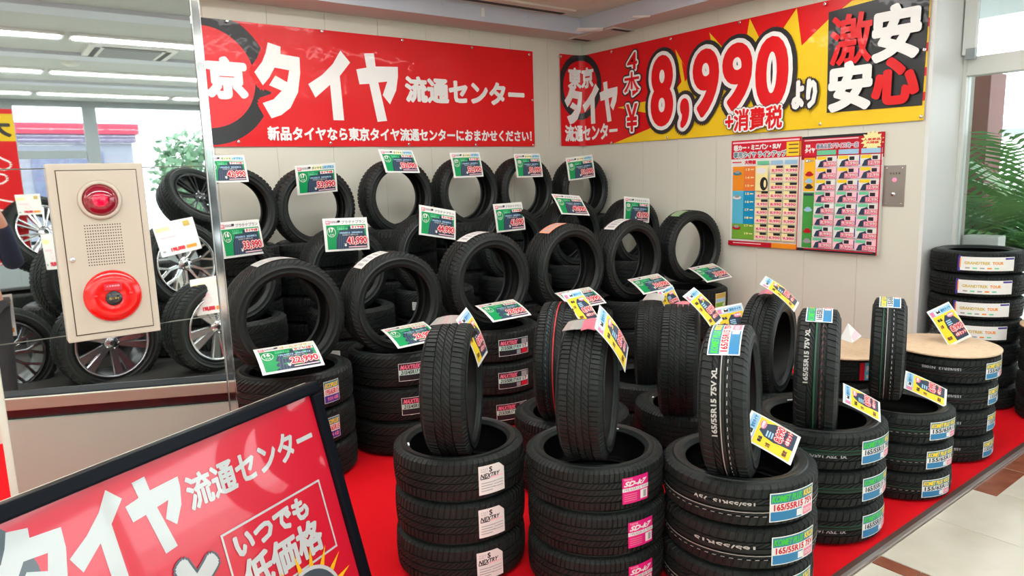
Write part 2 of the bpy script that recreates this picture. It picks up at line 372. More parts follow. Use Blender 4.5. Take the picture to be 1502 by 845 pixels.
# outside
gr = boxo('pavement', (-40, -45, -.2), (60, 40, -.125), mat('pavement', (.55, .56, .55), .8)); gr['kind'] = 'structure'; gr.name = 'ground'
def sbuild():
    t = thing('shop_building', 'white shop building across the road with red fascia, seen in the mirror', 'building', (1, -22, 0))
    boxo('wall', (-14, -3, 0), (3.4, 0, 3.35), mat('shaded_wall', (.26, .27, .33), .7), t)  # wall darkened and blued: shade below the fascia is put into its colour
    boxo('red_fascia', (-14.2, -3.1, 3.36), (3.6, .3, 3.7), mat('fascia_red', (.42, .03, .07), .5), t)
    boxo('fascia_soffit', (-14.1, -3, 3.1), (3.5, .2, 3.355), mat('fascia_shade', (.14, .12, .2), .6), t)  # dark purple paints the shade under the red fascia
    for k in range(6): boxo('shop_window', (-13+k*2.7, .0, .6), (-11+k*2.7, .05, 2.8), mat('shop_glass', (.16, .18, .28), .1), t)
sbuild()
pst = thing('brown_post', 'reddish brown square post outside the window with a pale stripe', 'post', onz(1430, 300, 0)*0+Vector((7.0, 2.5, -.12)))
pa, pb = onx(1411, 180, 7.0).y, onx(1449, 180, 7.0).y
boxo('shaft', (0, pb-2.5, 0), (.35, pa-2.5, onx(1430, 108, 7.0).z+.12), mat('brown_post_paint', lin(150, 92, 86), .6), pst, .01)
pc, pd_ = onx(1418, 200, 7.0).y, onx(1424, 200, 7.0).y
boxo('pale_stripe', (-.012, pd_-2.5, -.1), (.0, pc-2.5, onx(1422, 165, 7.0).z+.12), mat('post_stripe', lin(226, 190, 176), .5), pst)
fb = boxo('distant_canopy', (12, -12, 2.05), (16, 6, 2.17), mat('canopy_grey', lin(180, 190, 200), .6)); tag(fb, 'pale grey canopy edge far outside the right window', 'canopy')
def leafball(name, label, c, r, n, m, seed):
    q = MB(); g = random.Random(seed)
    for _ in range(n):
        d = Vector((g.gauss(0, 1), g.gauss(0, 1), g.gauss(0, 1))).normalized()*r*(.55+.45*g.random()); p = Vector(c)+Vector((d.x, d.y, d.z*1.3))
        a = Vector((g.gauss(0, 1), g.gauss(0, 1), g.gauss(0, 1))).normalized(); b = a.cross(d).normalized(); s = r*.13
        q.poly([p-a*s, p+b*s*.5, p+a*s, p-b*s*.5])
    return q
tt = thing('street_tree', 'pale green leafy tree outside, seen in the mirror at its right side', 'tree', (4.75, -16, -.12))
q = leafball('', '', (0, 0, 2.0), 1.0, 900, LEAF, 3); q.obj('foliage', mat('pale_leaf', (.14, .26, .15), .6), tt)
q = MB(); q.tube([(0, 0, 0), (.05, 0, 1.4), (0, .1, 2.8)], [.14, .1, .05]); q.obj('trunk', STEM, tt)

# ceiling lights: continuous fluorescent rows, some seen in the mirror; rows over the tires added to brighten the back
for k, y in enumerate((3.0, 1.2, -.5, -3.03, -5.44, -7.78, 4.3)):
    nm = ['added unseen fluorescent strip row brightening the tire display', 'row of fluorescent strip lights above the front of the shop', 'second fluorescent strip row, behind the camera', 'nearest fluorescent strip row reflected in the mirror pillar, topmost line', 'middle fluorescent strip row reflected in the mirror pillar', 'farthest fluorescent strip row reflected in the mirror, lowest line', 'added unseen fluorescent strip row brightening the back wall'][k]
    t = thing('ceiling_light_row', nm, 'light', (-1.2, y, ZC-.0005), 'fluorescent strip rows in the ceiling')
    for j in range(6):
        x = -5.4+j*1.87
        if x+1.82 > (4.2 if y == 4.3 else 5.88): continue
        a = boxo('light_casing', (x, -.11, -.03), (x+1.82, .11, 0), REVEAL, t)
        boxo('diffuser', (x+.03, -.08, -.036), (x+1.79, .08, -.0305), FLUO, a)
bmz = MB()
for k, y in enumerate((-1.9, -4.2, -6.6)):
    o = boxo('beam', (-7, y-.15, ZC-.035), (4.72, y+.15, ZC+.002), SOFFACE, ce)
ac = thing('ceiling_air_conditioner', 'square ceiling cassette air conditioner seen in the mirror', 'air conditioner', (1.5, 5-8.75, ZC))
boxo('panel', (-.42, -.42, -.03), (.42, .42, 0), REVEAL, ac, .008); boxo('grille', (-.27, -.27, -.036), (.27, .27, -.029), mat('grille_grey', (.25, .27, .28), .6), ac)
for a in ((-.36, -.30, -.31, .30), (.31, -.30, .36, .30), (-.30, .31, .30, .36), (-.30, -.36, .30, -.31)): boxo('louvre', (a[0], a[1], -.034), (a[2], a[3], -.029), DARK, ac)
for i, (x, y, lb) in enumerate(((1.05, 5-9.75, 'small round smoke detector on the ceiling, left one in the mirror'), (2.6, 5-9.6, 'round ceiling speaker grille, right one in the mirror'))):
    q = MB(); q.lathe([(.0, -.05), (.05, -.045), (.09, -.02), (.10, 0)] if i == 0 else [(0, -.012), (.10, -.014), (.14, -.008), (.15, 0)], 24, Matrix.Translation((x, y, ZC)))
    tag(q.obj(('smoke_detector', 'ceiling_speaker')[i], REVEAL), lb, ('detector', 'speaker')[i])

# ------------------------------------------------------------------ tires
def tread_mesh(name, D, W, NP, zones, gd=.007, crown=.007, sh=True):
    """zones: (w0, w1, sipe_depth, shear, phase) in half-width units -1..1 of the tread"""
    R = D/2; TW = W*.41
    cols = [(-W*.485, .030, 0, 0, 0, 1), (-W*.462, .013, .35, .25, 0, 1)]
    z0 = zones[0]; cols = [(-W*.492, .036, 0, z0[3], z0[4], 0), (-W*.468, .015, z0[2]*.8, z0[3], z0[4], 1)]
    for i, (a, b, sd, shr, ph) in enumerate(zones):
        k = max(2, int((b-a)/.14)+1)
        for j in range(k): cols.append(((a+(b-a)*j/(k-1))*TW, None, sd, shr, ph, 1))
        if i < len(zones)-1:
            c = zones[i+1][0]; e = (c-b)*.18
            cols.append(((b+e)*TW, gd, -1, (shr+zones[i+1][3])/2, (ph+zones[i+1][4])/2, 2)); cols.append(((c-e)*TW, gd, -1, (shr+zones[i+1][3])/2, (ph+zones[i+1][4])/2, 2))
    zl = zones[-1]; cols += [(W*.468, .015, zl[2]*.8, zl[3], zl[4], 1), (W*.492, .036, 0, zl[3], zl[4], 0)]
    fr = (0, .66, .73, .93); V = []; n = NP*4; nc = len(cols)
    for i in range(NP):
        for k in range(4):
            for (w, dep, sd, shr, ph, fl) in cols:
                base = crown*(w/(W*.5))**2 if fl != 0 else 0
                r = R-base
                if fl == 0: r = R-dep
                elif fl == 2: r -= dep
                else:
                    if dep: r -= dep
                    if k >= 2: r -= sd
                th = 2*PI*(i+fr[k]+ph)/NP + shr*w/W
                V.append((r*math.cos(th), r*math.sin(th), w))
    F = []
    for i in range(n):
        j = (i+1) % n
        for c in range(nc-1): F.append((i*nc+c, j*nc+c, j*nc+c+1, i*nc+c+1))
    me = bpy.data.meshes.new(name); me.from_pydata(V, [], F); me.materials.append(RUB); me.update(); return me
def side_mesh(D, W, rim):
    R, r0 = D/2, rim/2; H = R-r0; me = []
    prof = [(R-.034, .490), (R-.030-.12*H, .505), (R-.45*H, .512), (R-.47*H, .518), (R-.50*H, .518), (R-.52*H, .511), (r0+.30*H, .495), (r0+.26*H, .500), (r0+.20*H, .496), (r0+.16*H, .470), (r0+.12*H, .45), (r0+.03*H, .425), (r0, .41), (r0+.001, .385), (r0+.12*H, .375)]
    q = MB(); q.lathe([(r, w*W) for r, w in prof], 88); return q.mesh('sidewall', SIDE)
def liner_mesh(D, W, rim):
    R, r0 = D/2, rim/2; H = R-r0
    h = [(r0+.12*H, .375), (r0+.4*H, .44), (r0+.7*H, .45), (R-.028, .38), (R-.017, .2), (R-.016, .0)]
    pr = [(r, w*W) for r, w in h]+[(r, -w*W) for r, w in h[-2::-1]]
    q = MB(); q.lathe(pr, 72); return q.mesh('inner_liner', LINER)
ECO = [(-1, -.48, .006, .10, 0), (-.40, -.05, .005, .9, .3), (.05, .40, .005, .9, .8), (.48, 1, .006, .10, .5)]
RIB = [(-1, -.58, .005, .05, 0), (-.50, -.20, .0035, .55, .3), (-.12, .14, .002, .5, .6), (.22, .50, .0035, .55, .1), (.58, 1, .005, .05, .4)]
SPT = [(-1, -.50, .006, .9, 0), (-.42, -.08, .005, 1.6, .2), (0, .36, .005, 1.6, .5), (.44, 1, .006, .9, .7)]
KOM = [(-1, -.52, .004, .15, 0), (-.44, -.20, .004, 1.2, .2), (-.12, .12, 0, 0, 0), (.20, .46, .004, 1.2, .1), (.54, 1, .004, .15, .5)]
KND = {}
def kind_(name, D, W, rim, NP, zones, gd=.007):
    s = side_mesh(D, W, rim)
    KND[name] = dict(D=D, W=W, rim=rim, tread=tread_mesh('tread', D, W, NP, zones, gd), side=s, liner=liner_mesh(D, W, rim))
kind_('eco', .545, .178, .405, 74, [(a, b, c*.8, d, e) for a, b, c, d, e in ECO])
kind_('rib', .555, .175, .405, 90, RIB)
kind_('kom15', .575, .170, .400, 60, KOM)
kind_('kom13', .495, .142, .340, 56, KOM, .006)
kind_('kom13b', .530, .146, .350, 56, KOM, .006)
kind_('fine', .60, .188, .400, 96, RIB, .006)
kind_('sport16', .645, .205, .455, 62, SPT)
kind_('sport17', .620, .205, .440, 58, SPT)
kind_('tour17', .640, .210, .440, 70, ECO)
kind_('back17', .610, .200, .440, 60, ECO)
kind_('mid16', .600, .200, .420, 64, SPT)
kind_('light', .540, .147, .350, 80, RIB, .006)
kind_('low18', .660, .225, .475, 64, ECO)
def tire(kind, M, label, group, name='tire'):
    k = KND[kind]; t = thing(name, label, 'tire', group=group, M=M)
    link('tread', k['tread'], t); a = link('sidewall', k['side'], t); b = link('sidewall', k['side'], t); b.rotation_euler = (PI, 0, 0)
    link('inner_liner', k['liner'], t); t['kd'] = kind
    return t
# ---- stickers: art is drawn once, wrapped on the cylinder of the tire
def wrapped(pr, uc, vc, R, name='sticker', flip=False, seg=.012):
    def fn(u, v, h):
        u -= uc; v -= vc
        if flip: u, v = -u, -v
        p = u/R; r = R+.0012+h; return (r*math.cos(p), r*math.sin(p), v)
    return pr.mesh(name, fn, seg)
ART = {}
def art(name, w, h, fn, tk=.0):
    p = Print(.00012); fn(p, w, h); ART[name] = (p, w, h)
def a_eco(p, w, h):
    p.poly([(0, 0), (w, 0), (w, h*.80), (w*.78, h), (0, h)], I_WHITE)
    p.text('S', w*.40, h*.76, w*.50, h*.93, I_BLACK, .0012); p.text('NEXTRY', w*.06, h*.57, w*.80, h*.72, I_BLACK, .0007, shear=.3)
    p.rect(w*.06, h*.53, w*.40, h*.56, I_BLACK); p.rect(w*.42, h*.53, w*.93, h*.58, I_LPINK)
    p.text('エコピア', w*.08, h*.78, w*.34, h*.92, I_GREY)
    for k in range(4): p.rect(w*.08, h*(.12+.09*k), w*(.5+.1*(k % 2)), h*(.145+.09*k), I_GREY)
    for k in range(3): p.rect(w*.55, h*(.2+.1*k), w*.92, h*(.22+.1*k), I_GREY)
def a_sd7(p, w, h, c=None):
    c = c or I_MAG
    p.rect(0, 0, w, h, c, 4); p.text('TOYO', w*.06, h*.88, w*.36, h*.95, I_WHITE); p.text('SD-k7' if c is I_MAG else 'SD-7', w*.06, h*.66, w*.92, h*.84, I_WHITE, .0014, shear=.35)
    p.rect(0, h*.46, w, h*.60, I_WHITE, 4); p.text('195/65R15 91H', w*.05, h*.48, w*.95, h*.58, I_GREY, .0003)
    p.rect(w*.66, h*.08, w*.95, h*.42, I_WHITE, 2); p.rect(w*.78, h*.12, w*.9, h*.38, I_GREY)
    for k in range(4): p.rect(w*.06, h*(.10+.08*k), w*.52, h*(.13+.08*k), I_PINK if c is I_MAG else I_LGREEN)
def a_kom(size, tc, sc, top):
    def f(p, w, h):
        b = .004; p.rect(0, 0, w, h, I_WHITE, 8); p.rect(b, h*.63, w-b, h-b, top, 8)
        p.text('KOMET PLUS', w*.04, h*.68, w*.66, h*.90, tc, .0012, shear=.25); p.text('KR23', w*.71, h*.70, w*.96, h*.90, I_YEL, .0010)
        p.text(size, w*.08, h*.39, w*.97, h*.60, sc, .0010)
        p.rect(b, b, w*.66, h*.35, I_BLUE, 6); p.rect(w*.54, h*.08, w*.66, h*.31, I_WHITE, 2)
        for k in range(3): p.rect(w*.22, h*(.09+.08*k), w*.50, h*(.11+.08*k), I_TEAL)
        p.rect(w*.70, h*.05, w*.96, h*.33, I_PINK, 3); p.text('KENDA', w*.72, h*.12, w*.94, h*.26, I_WHITE)
    return f
def a_max(size):
    def f(p, w, h):
        b = .0028; p.rect(0, 0, w, h, I_WHITE, 8); p.rect(b, h*.62, w-b, h-b, I_BLACK, 8); p.rect(b, b, w-b, h*.34, I_BLACK, 8)
        p.text('MAXTREK', w*.05, h*.66, w*.60, h*.90, I_PINK, .0006, out=((I_DRED, .0022),), shear=.35)
        p.rect(b, h*.34, w*.74, h*.62, ink('print_pale_mint', lin(190, 226, 212)), 6); p.text(size, w*.06, h*.38, w*.73, h*.58, I_BLACK, .0007, shear=.3)
        p.rect(w*.74, h*.60, w*.95, h*.93, I_GREY); p.rect(w*.56, h*.06, w*.70, h*.30, I_GREY); p.rect(w*.73, h*.05, w*.96, h*.32, I_RED); p.text('17', w*.78, h*.38, w*.93, h*.58, I_BLACK, .0006)
    return f
def a_win(p, w, h):
    p.rect(-.02, -.006, 0, h+.006, I_PURP, 2); p.rect(-.006, 0, w, h, I_WHITE, 8); p.rect(-.010, h*.2, -.003, h*.9, I_ORG)
    p.text('GRANDTREK', w*.06, h*.46, w*.52, h*.66, I_GOLD, .0010); p.text('TOUR', w*.56, h*.46, w*.76, h*.66, I_ORG, .0010)
    p.rect(w*.80, h*.82, w*.99, h*.95, I_PURP, 2)
    for k in range(5): p.rect(w*(.08+.13*k), h*.14, w*(.16+.13*k), h*.24, (I_GREY, I_LGREEN, I_GREY, I_ORG, I_LGREEN)[k])
def a_small(p, w, h):
    p.rect(0, 0, w, h, ink('sticker_grey', (.55, .57, .55)), 3)
    for k in range(4): p.rect(w*.08, h*(.15+.2*k), w*(.9-.1*(k % 2)), h*(.23+.2*k), I_GREY, 2)
def a_yb(p, w, h):
    p.rect(0, 0, w, h, I_WHITE, 5); p.rect(.003, h*.66, w-.003, h-.003, I_TEAL, 4); p.text('ECOPLUS', w*.08, h*.70, w*.92, h*.90, I_YEL, .0012, shear=.3)
    p.text('195/65R15', w*.1, h*.38, w*.95, h*.62, I_RED, .0008); p.rect(.003, .003, w-.003, h*.34, I_PURP, 4); p.text('91H 4本', w*.2, h*.08, w*.9, h*.30, I_PINK, .0008)
def a_strip(p, w, h):
    p.rect(0, 0, w, h, I_LYEL, 4); p.rect(.004, h*.64, w-.004, h-.004, I_GOLD, 4); p.rect(.004, h*.36, w-.004, h*.62, I_LBLUE, 4); p.rect(.004, .004, w-.004, h*.33, I_OLIVE, 4); p.text('e8', w*.62, h*.08, w*.9, h*.3, I_WHITE, .001)
def a_top(c1):
    def f(p, w, h):
        p.rect(0, 0, w, h, c1, 10)
        for k in range(5): p.rect(w*(.08+.18*k), h*.2, w*(.18+.18*k), h*.8, I_GREY, 2)
    return f
def a_cyan(p, w, h):
    p.rect(0, 0, w, h, I_CYAN, 3); p.rect(0, 0, w*.3, h, I_RED, 1); p.rect(w*.4, h*.1, w*.9, h*.3, I_WHITE, 1); p.text('R14', w*.4, h*.5, w*.92, h*.8, I_WHITE, .001)
art('eco', .115, .120, a_eco); art('sd7', .118, .105, a_sd7); art('sd7g', .10, .085, lambda p, w, h: a_sd7(p, w, h, I_OLIVE))
art('kom15', .205, .112, a_kom('165/55R15 75V', I_BGRN, I_RED, I_TEAL)); art('kom15b', .205, .105, a_kom('165/55R15 75V', I_BGRN, I_NAVY, I_TEAL))
art('kom13', .175, .090, a_kom('155/65R13', I_YEL, I_NAVY, I_TEAL)); art('max50', .215, .108, a_max('215/50R17 91V')); art('max45', .215, .108, a_max('215/45R17 91V'))
art('win', .30, .090, a_win); art('small', .075, .06, a_small); art('yb', .10, .125, a_yb); art('strip', .14, .115, a_strip); art('topw', .20, .11, a_top(ink('sticker_white', (.6, .6, .58))))
art('topo', .19, .11, a_top(ink('sticker_orange', lin(226, 150, 120)))); art('topg', .12, .10, a_top(ink('sticker_green', lin(130, 170, 110)))); art('cyan', .10, .11, a_cyan)
art('topl', .30, .12, a_top(ink('sticker_pale', (.42, .44, .42))))
_SM = {}
def stick(t, a, phi, dz=0, flip=False, label=None):
    kd = KND[t['kd']]; R = kd['D']/2; p, w, h = ART[a]; k = (a, round(R, 3), flip)
    if k not in _SM: _SM[k] = wrapped(p, w/2, h/2, R-.0004, 'sticker', flip)
    o = link('sticker', _SM[k], t); o.rotation_euler = (0, 0, phi); o.location = (0, 0, dz)
    if label: o['label'] = label
def ribbon(R, W, z, wd, m, name='painted_line', dash=0):
    q = MB(); n = 120; q.keep = True
    for i in range(n):
        if dash and i % 2: continue
        a0, a1 = 2*PI*i/n, 2*PI*(i+1)/n
        q.poly([((R)*math.cos(a), (R)*math.sin(a), z+zz) for a, zz in ((a0, -wd/2), (a1, -wd/2), (a1, wd/2), (a0, wd/2))], m)
    return q.mesh(name, m)
_RB = {}
def lines(t, spec):
    kd = KND[t['kd']]; R = kd['D']/2+.0004
    for z, wd, m, dash in spec:
        k = (t['kd'], z, wd, m.name, dash)
        if k not in _RB: _RB[k] = ribbon(R-.007*(z/(kd['W']*.5))**2, kd['W'], z, wd, m, dash=dash)
        link('painted_line', _RB[k], t)
def lettering(t, s, phi, z, hgt, ln, m, flip=True):
    kd = KND[t['kd']]; k = (t['kd'], s, m.name)
    if k not in _SM:
        p = Print(); p.text(s, 0, 0, ln, hgt, m, .0009, off=.01); _SM[k] = wrapped(p, ln/2, hgt/2, kd['D']/2-.0015, 'painted_lettering', flip)
    o = link('painted_lettering', _SM[k], t); o.rotation_euler = (0, 0, phi); o.location = (0, 0, z)
KL = [(-.018, .0028, I_SILV, 0), (-.034, .0025, I_SILV, 1)]
KG = [(-.006, .006, I_CARG, 0), (.020, .004, I_BROWN, 1)]
def ang(px, cx, cy, z, R, z2=None):
    """angle on a lying tire whose surface point shows at image column px, near side"""
    best = None
    for k in range(720):
        a = k*PI/360; P = Vector((cx+R*math.cos(a), cy+R*math.sin(a), z))
        if (P-CAM0).xy.dot(Vector((math.cos(a), math.sin(a)))) > 0: continue
        e = abs(proj(P)[0]-px)
        if best is None or e < best[0]: best = (e, a)
    return best[1]
POSN = {1: ['single'], 2: ['bottom', 'top'], 3: ['bottom', 'middle', 'top'], 4: ['bottom', 'second from bottom', 'third from bottom', 'top'], 6: ['bottom', 'second', 'third', 'fourth', 'fifth', 'top'], 7: ['bottom', 'second', 'third', 'fourth', 'fifth', 'sixth', 'top']}
def stack(kind, x, y, n, pitch, desc, jit=.006, deco=None, z0=ZP):
    out = []; kd = KND[kind]
    for i in range(n):
        z = z0+pitch*(i+.5); a = rnd.uniform(0, 2*PI); dx, dy = rnd.uniform(-jit, jit), rnd.uniform(-jit, jit)
        t = tire(kind, Matrix.Translation((x+dx, y+dy, z)) @ Matrix.Rotation(a, 4, 'Z'), POSN[n][i]+' tire of the '+desc, 'tires of the '+desc)
        s = pitch/(kd['W']*1.03); t.scale = (1, 1, min(1, s)); t['a'] = a; out.append(t)
        if deco: deco(t, i, x+dx, y+dy, z, a)
    return out
def standing(kind, x, y, ztop, faz, label, group, roll=0, lean=0):
    """faz = compass angle (from +y, clockwise) that the visible face normal points to"""
    kd = KND[kind]; a = Vector((math.sin(faz), math.cos(faz), 0)); up = Vector((0, 0, 1))
    Rm = Matrix((up, a.cross(up), a)).transposed().to_4x4()
    T = Matrix.Translation((x, y, ztop-kd['D']/2))
    if roll: T = T @ Matrix.Rotation(roll, 4, Vector((_F.x, _F.y, 0)).normalized())
    if lean: T = T @ Matrix.Rotation(lean, 4, a.cross(up))
    return tire(kind, T @ Rm, label, group)

def lab(a, px, dz=0, off=0):
    def f(t, i, x, y, z, al):
        p = px[i] if isinstance(px, (list, tuple)) else px
        if p is None: return
        stick(t, a, ang(p, x, y, z, KND[t['kd']]['D']/2)-al, dz)
    return f
# ---- front display sets: three lying tires and one standing in the ring
def set_(key, kind, x, y, n, pitch, desc, px, a, std, stlabel, dec=None, roll=0):
    base = lab(a, px)
    def f(t, i, xx, yy, z, al):
        base(t, i, xx, yy, z, al)
        if dec: dec(t, i, xx, yy, z, al)
    stack(kind, x, y, n, pitch, desc, .005, f)
    return standing(*std, stlabel, 'tires standing in the front display rings', roll=roll)
def az(px): return YAW+math.atan((px-751)/FPX)
def komdec(t, i, x, y, z, al):
    lines(t, KL); lettering(t, ('165/55R15  75V  XL', '165/55R15', '165/55R15  75V')[i % 3], ang(1060, x, y, z, .287)-al, .012, .016, .22, I_SILV)
def komdec2(t, i, x, y, z, al):
    lines(t, [(.012, .003, I_CARG, 0), (-.002, .0025, I_CARG, 0)])
    if i != 1: lettering(t, 'XL 75V 165/55R15', ang(1205, x, y, z, .287)-al, -.012, .014, .20, I_GREY)
def komdec3(t, i, x, y, z, al): lines(t, [(.004, .0025, I_CARG, 0), (-.010, .002, I_SILV, 1)])
def komdec4(t, i, x, y, z, al):
    lines(t, [(-.014, .002, I_BROWN, 1)]); lettering(t, '155/65R13  N1005', ang(1380, x, y, z, .26)-al, .014, .014, .18, I_GREY)

P = ony(665, 475, 2.38)
s1 = set_('s1', 'eco', 1.48, 2.378, 3, .178, 'front left display stack with white paper stickers', [720, 722, 722], 'eco',
     ('eco', P.x-.01, 2.385, P.z, az(665)+PI/2+.17), 'standing zigzag-grooved tire in the ring above the white paper stickers')
P = ony(865, 470, 1.96)
s2 = set_('s2', 'rib', 1.862, 1.958, 3, .175, 'front centre display stack with magenta stickers', [941, 941, 933], 'sd7',
     ('rib', P.x, 1.965, P.z, az(865)+PI/2+.16), 'standing straight-grooved tire in the ring above the magenta stickers')
P = ony(1072, 478, 1.55)
s3 = set_('s3', 'kom15', 2.243, 1.547, 3, .168, 'nearest display stack with red-numbered blue stickers', [1166, 1168, 1166], 'kom15',
     ('kom15', P.x+.01, 1.545, P.z, az(1072)-PI/2+PI+.12), 'standing white-lettered tire leaning in the nearest ring, front centre right', komdec, -.062)
s3.matrix_world = s3.matrix_world @ Matrix.Rotation(-.0, 4, 'Z')
lines(s3, [(-.004, .003, I_SILV, 0), (.018, .0025, I_SILV, 1)]); lettering(s3, '165/55R15 75V XL', 1.28, -.026, .018, .24, I_SILV, True)
stick(s3, 'kom15', .32+0, 0, True)
P = ony(1208, 452, 1.60)
s4 = set_('s4', 'kom15', 2.909, 1.60, 3, .168, 'display stack with dark-numbered green and blue stickers', [1287, 1289, 1290], 'kom15b',
     ('kom15', P.x-.03, 1.60, P.z, az(1208)+PI/2+.02), 'upright standing tire with brown and green lines in the ring beside the nearest one', komdec2)
lines(s4, KG); lettering(s4, '165/55R15 75V XL', 1.05, -.040, .016, .26, I_SILV, True); stick(s4, 'kom15b', .12, 0, True)
P = ony(1306, 437, 1.54)
s5 = set_('s5', 'kom13', 3.555, 1.535, 3, .142, 'display stack with small yellow-lettered blue stickers', [1376, 1382, 1387], 'kom13',
     ('kom13', P.x+.0, 1.54, P.z, az(1306)+PI/2+.0), 'narrow standing tire with dashed line in the rightmost open ring', komdec3)
lines(s5, [(-.024, .004, I_CARG, 0), (-.008, .0025, I_SILV, 0), (.018, .003, I_GREY, 1)]); stick(s5, 'kom13', .12, 0, True)
# ---- boards on tires
def board(x, y, z, R, lb):
    q = MB(); q.lathe([(0, 0), (R-.003, 0), (R, .002), (R, .010), (R-.003, .012), (0, .012)], 72, Matrix.Translation((x, y, z))); o = q.obj('round_board', KRAFT)
    tag(o, lb, 'board', 'round boards on tire stacks')
def d6(t, i, x, y, z, al): komdec4(t, i, x, y, z, al); stick(t, 'kom13', ang((1454, 1458, 1461, 1462)[i], x, y, z, .265)-al)
stack('kom13b', 4.19, 1.585, 4, .146, 'right stack under the round board with a price card', .005, d6)
board(4.19, 1.585, ZP+4*.146+.002, .272, 'round beige board on the right stack, carrying a yellow price card')
def d7(t, i, x, y, z, al):
    if i == 2: stick(t, 'cyan', ang(1273, x, y, z, .265)-al)
stack('kom13b', 4.26, 2.19, 3, .15, 'board-topped stack behind the right standing tires', .005, d7)
board(4.26, 2.19, ZP+3*.15+.003, .31, 'round beige board half hidden behind the two narrow standing tires')
stack('kom13b', 5.22, 1.26, 4, .143, 'board-topped stack at the right edge of the picture', .005)
board(5.22, 1.26, ZP+4*.143+.004, .272, 'round beige board cut by the right edge of the picture')
stack('light', 5.235, 1.81, 7, .147, 'tall stack beside the window with long white stickers', .008, lab('win', [None, 1425, 1432, 1440, 1443, 1447, 1451], 0))
# ---- second row of rings
P = ony(822, 443, 2.626); stack('fine', 2.34, 2.626, 2, .200, 'low ring stack between the two front centre sets', .005)
p1 = standing('fine', P.x-.01, 2.62, P.z, az(822)+PI/2+.15, 'standing tire with a red line behind the front centre tire', 'tires standing in the second row rings')
lines(p1, [(.004, .0045, mat('paint_red', lin(214, 40, 44), .5), 0), (-.03, .002, I_TEAL, 1)])
P = ony(998, 447, 2.32); stack('fine', 2.93, 2.32, 2, .190, 'ring stack behind the nearest display stack', .005)
p3 = standing('fine', P.x, 2.32, P.z, az(998)+PI/2+.05, 'fine-ribbed standing tire behind the nearest lettered tire', 'tires standing in the second row rings')
P = ony(957, 440, 2.93); stack('fine', 3.24, 2.93, 2, .165, 'hidden ring stack behind the fine-ribbed standing tire', .005)
p2 = standing('fine', P.x, 2.93, P.z, az(955)+PI/2+.05, 'left of the two tires standing side by side behind the nearest set', 'tires standing in the second row rings')
P = ony(1128, 431, 2.25); stack('fine', 3.53, 2.27, 2, .186, 'ring stack behind the upright lined tire', .005)
p4 = standing('fine', P.x, 2.25, P.z, az(1128)+PI/2+.28, 'standing tire with bare tread behind, left of the round boards', 'tires standing in the second row rings')
# ---- three rows of bigger tires along the back wall
GREENROW = 'large tires standing in the front left row'
fr = [('A', 'sport16', 415, 378, 'sport16', .200), ('B', 'sport17', 575, 368, 'sport17', .203), ('C', 'tour17', 712, 340, 'tour17', .212), ('D', 'sport16', 830, 327, 'sport16', .208), ('E', 'sport17', 922, 321, 'sport17', .212), ('F', 'back17', 1010, 308, 'back17', .214)]
fd = dict(A='large standing tire nearest the mirror pillar, in the front row ring', B='large standing tire second from the mirror pillar in the front row', C='large standing tire just behind the front left display set', D='large standing tire with an orange sticker on its crown', E='large standing tire second from the right wall', F='large standing tire against the right wall')
sd = dict(A='front row stack beside the mirror pillar', B='front row stack second from the pillar', C='black-edged sticker stack behind the front left set', D='front row stack under the orange-stickered tire', E='front row stack second from the right wall', F='front row stack against the right wall')
deco = dict(A=lab('yb', [None, 488, 487]), B=lab('max45', [None, 616, 612]), C=lab('max50', [752, 755, 755]), F=lab('strip', [None, None, 1058], .012))
YF = 3.78; fx = {}
for key, kd, px, py, sk, pt in fr:
    P = ony(px, py, YF); x = min(P.x, XW-.33)-(.02 if key != 'F' else 0); fx[key] = x
    stack(sk, x+.02 if key != 'F' else x, YF-.02, 3, pt, sd[key], .006, deco.get(key))
    t = standing(kd, x, YF, P.z, PI+(.0 if key != 'F' else .12), fd[key], GREENROW, lean=0)
    if key == 'A': stick(t, 'topl', -.02, 0)
    if key == 'B': stick(t, 'topw', .42, 0)
    if key == 'C': stick(t, 'topw', .25, 0)
    if key == 'D': stick(t, 'topo', .32, 0)
    if key == 'E': stick(t, 'topw', .35, 0)
    if key == 'F': stick(t, 'topg', .35, 0)
mid = [(1, 330, 338), (2, 500, 332), (3, 625, 313), (4, 745, 303), (5, 835, 292), (6, 925, 291)]
O6 = ['leftmost', 'second', 'third', 'fourth', 'fifth', 'rightmost']
md = {k+1: (('%s of the six standing tires in the middle row' % O6[k]) if k in (0, 5) else ('%s standing tire from the left in the middle row' % O6[k]), '%s stack of the middle row' % O6[k]) for k in range(6)}
for k, px, py in mid:
    ym = 4.56 if k < 6 else 4.42
    P = ony(px, py, ym); n = 4; pt = (P.z-KND['mid16']['D']+.06-ZP)/4
    dd = {1: lab('small', [None, None, 386, 350]), 2: lab('small', [None, None, 491, 490]), 3: lab('small', [None, None, None, 612])}.get(k)
    stack('mid16', P.x, ym-(.06 if k < 6 else 0), 4, pt, md[k][1], .008, dd)
    standing('mid16', P.x, ym, P.z, PI, md[k][0], 'large tires standing in the middle row')
bk = [(0, 335, 245), (1, 455, 244), (2, 578, 233), (3, 680, 230), (4, 765, 230), (5, 850, 232)]
for k, px, py in bk:
    yb = 5.10; P = ony(px, py, yb); x = min(P.x, XW-.318); pt = (P.z-KND['back17']['D']+.065-ZP)/6
    stack('back17', x-(.02 if k == 0 else 0), yb, 6, pt, '%s stack of the back row at the rear wall' % O6[k], .006)
    standing('back17', x, yb, P.z, PI, ('%s of the six standing tires along the back wall' if k in (0, 5) else '%s standing tire from the left along the back wall') % O6[k], 'large tires standing in the back row')
# stack glimpsed left of the pillar
stack('kom15', -.36, 3.1, 3, .170, 'stack left of the mirror pillar, only its stickers showing', .004, lab('yb', [3, 3, 3]))
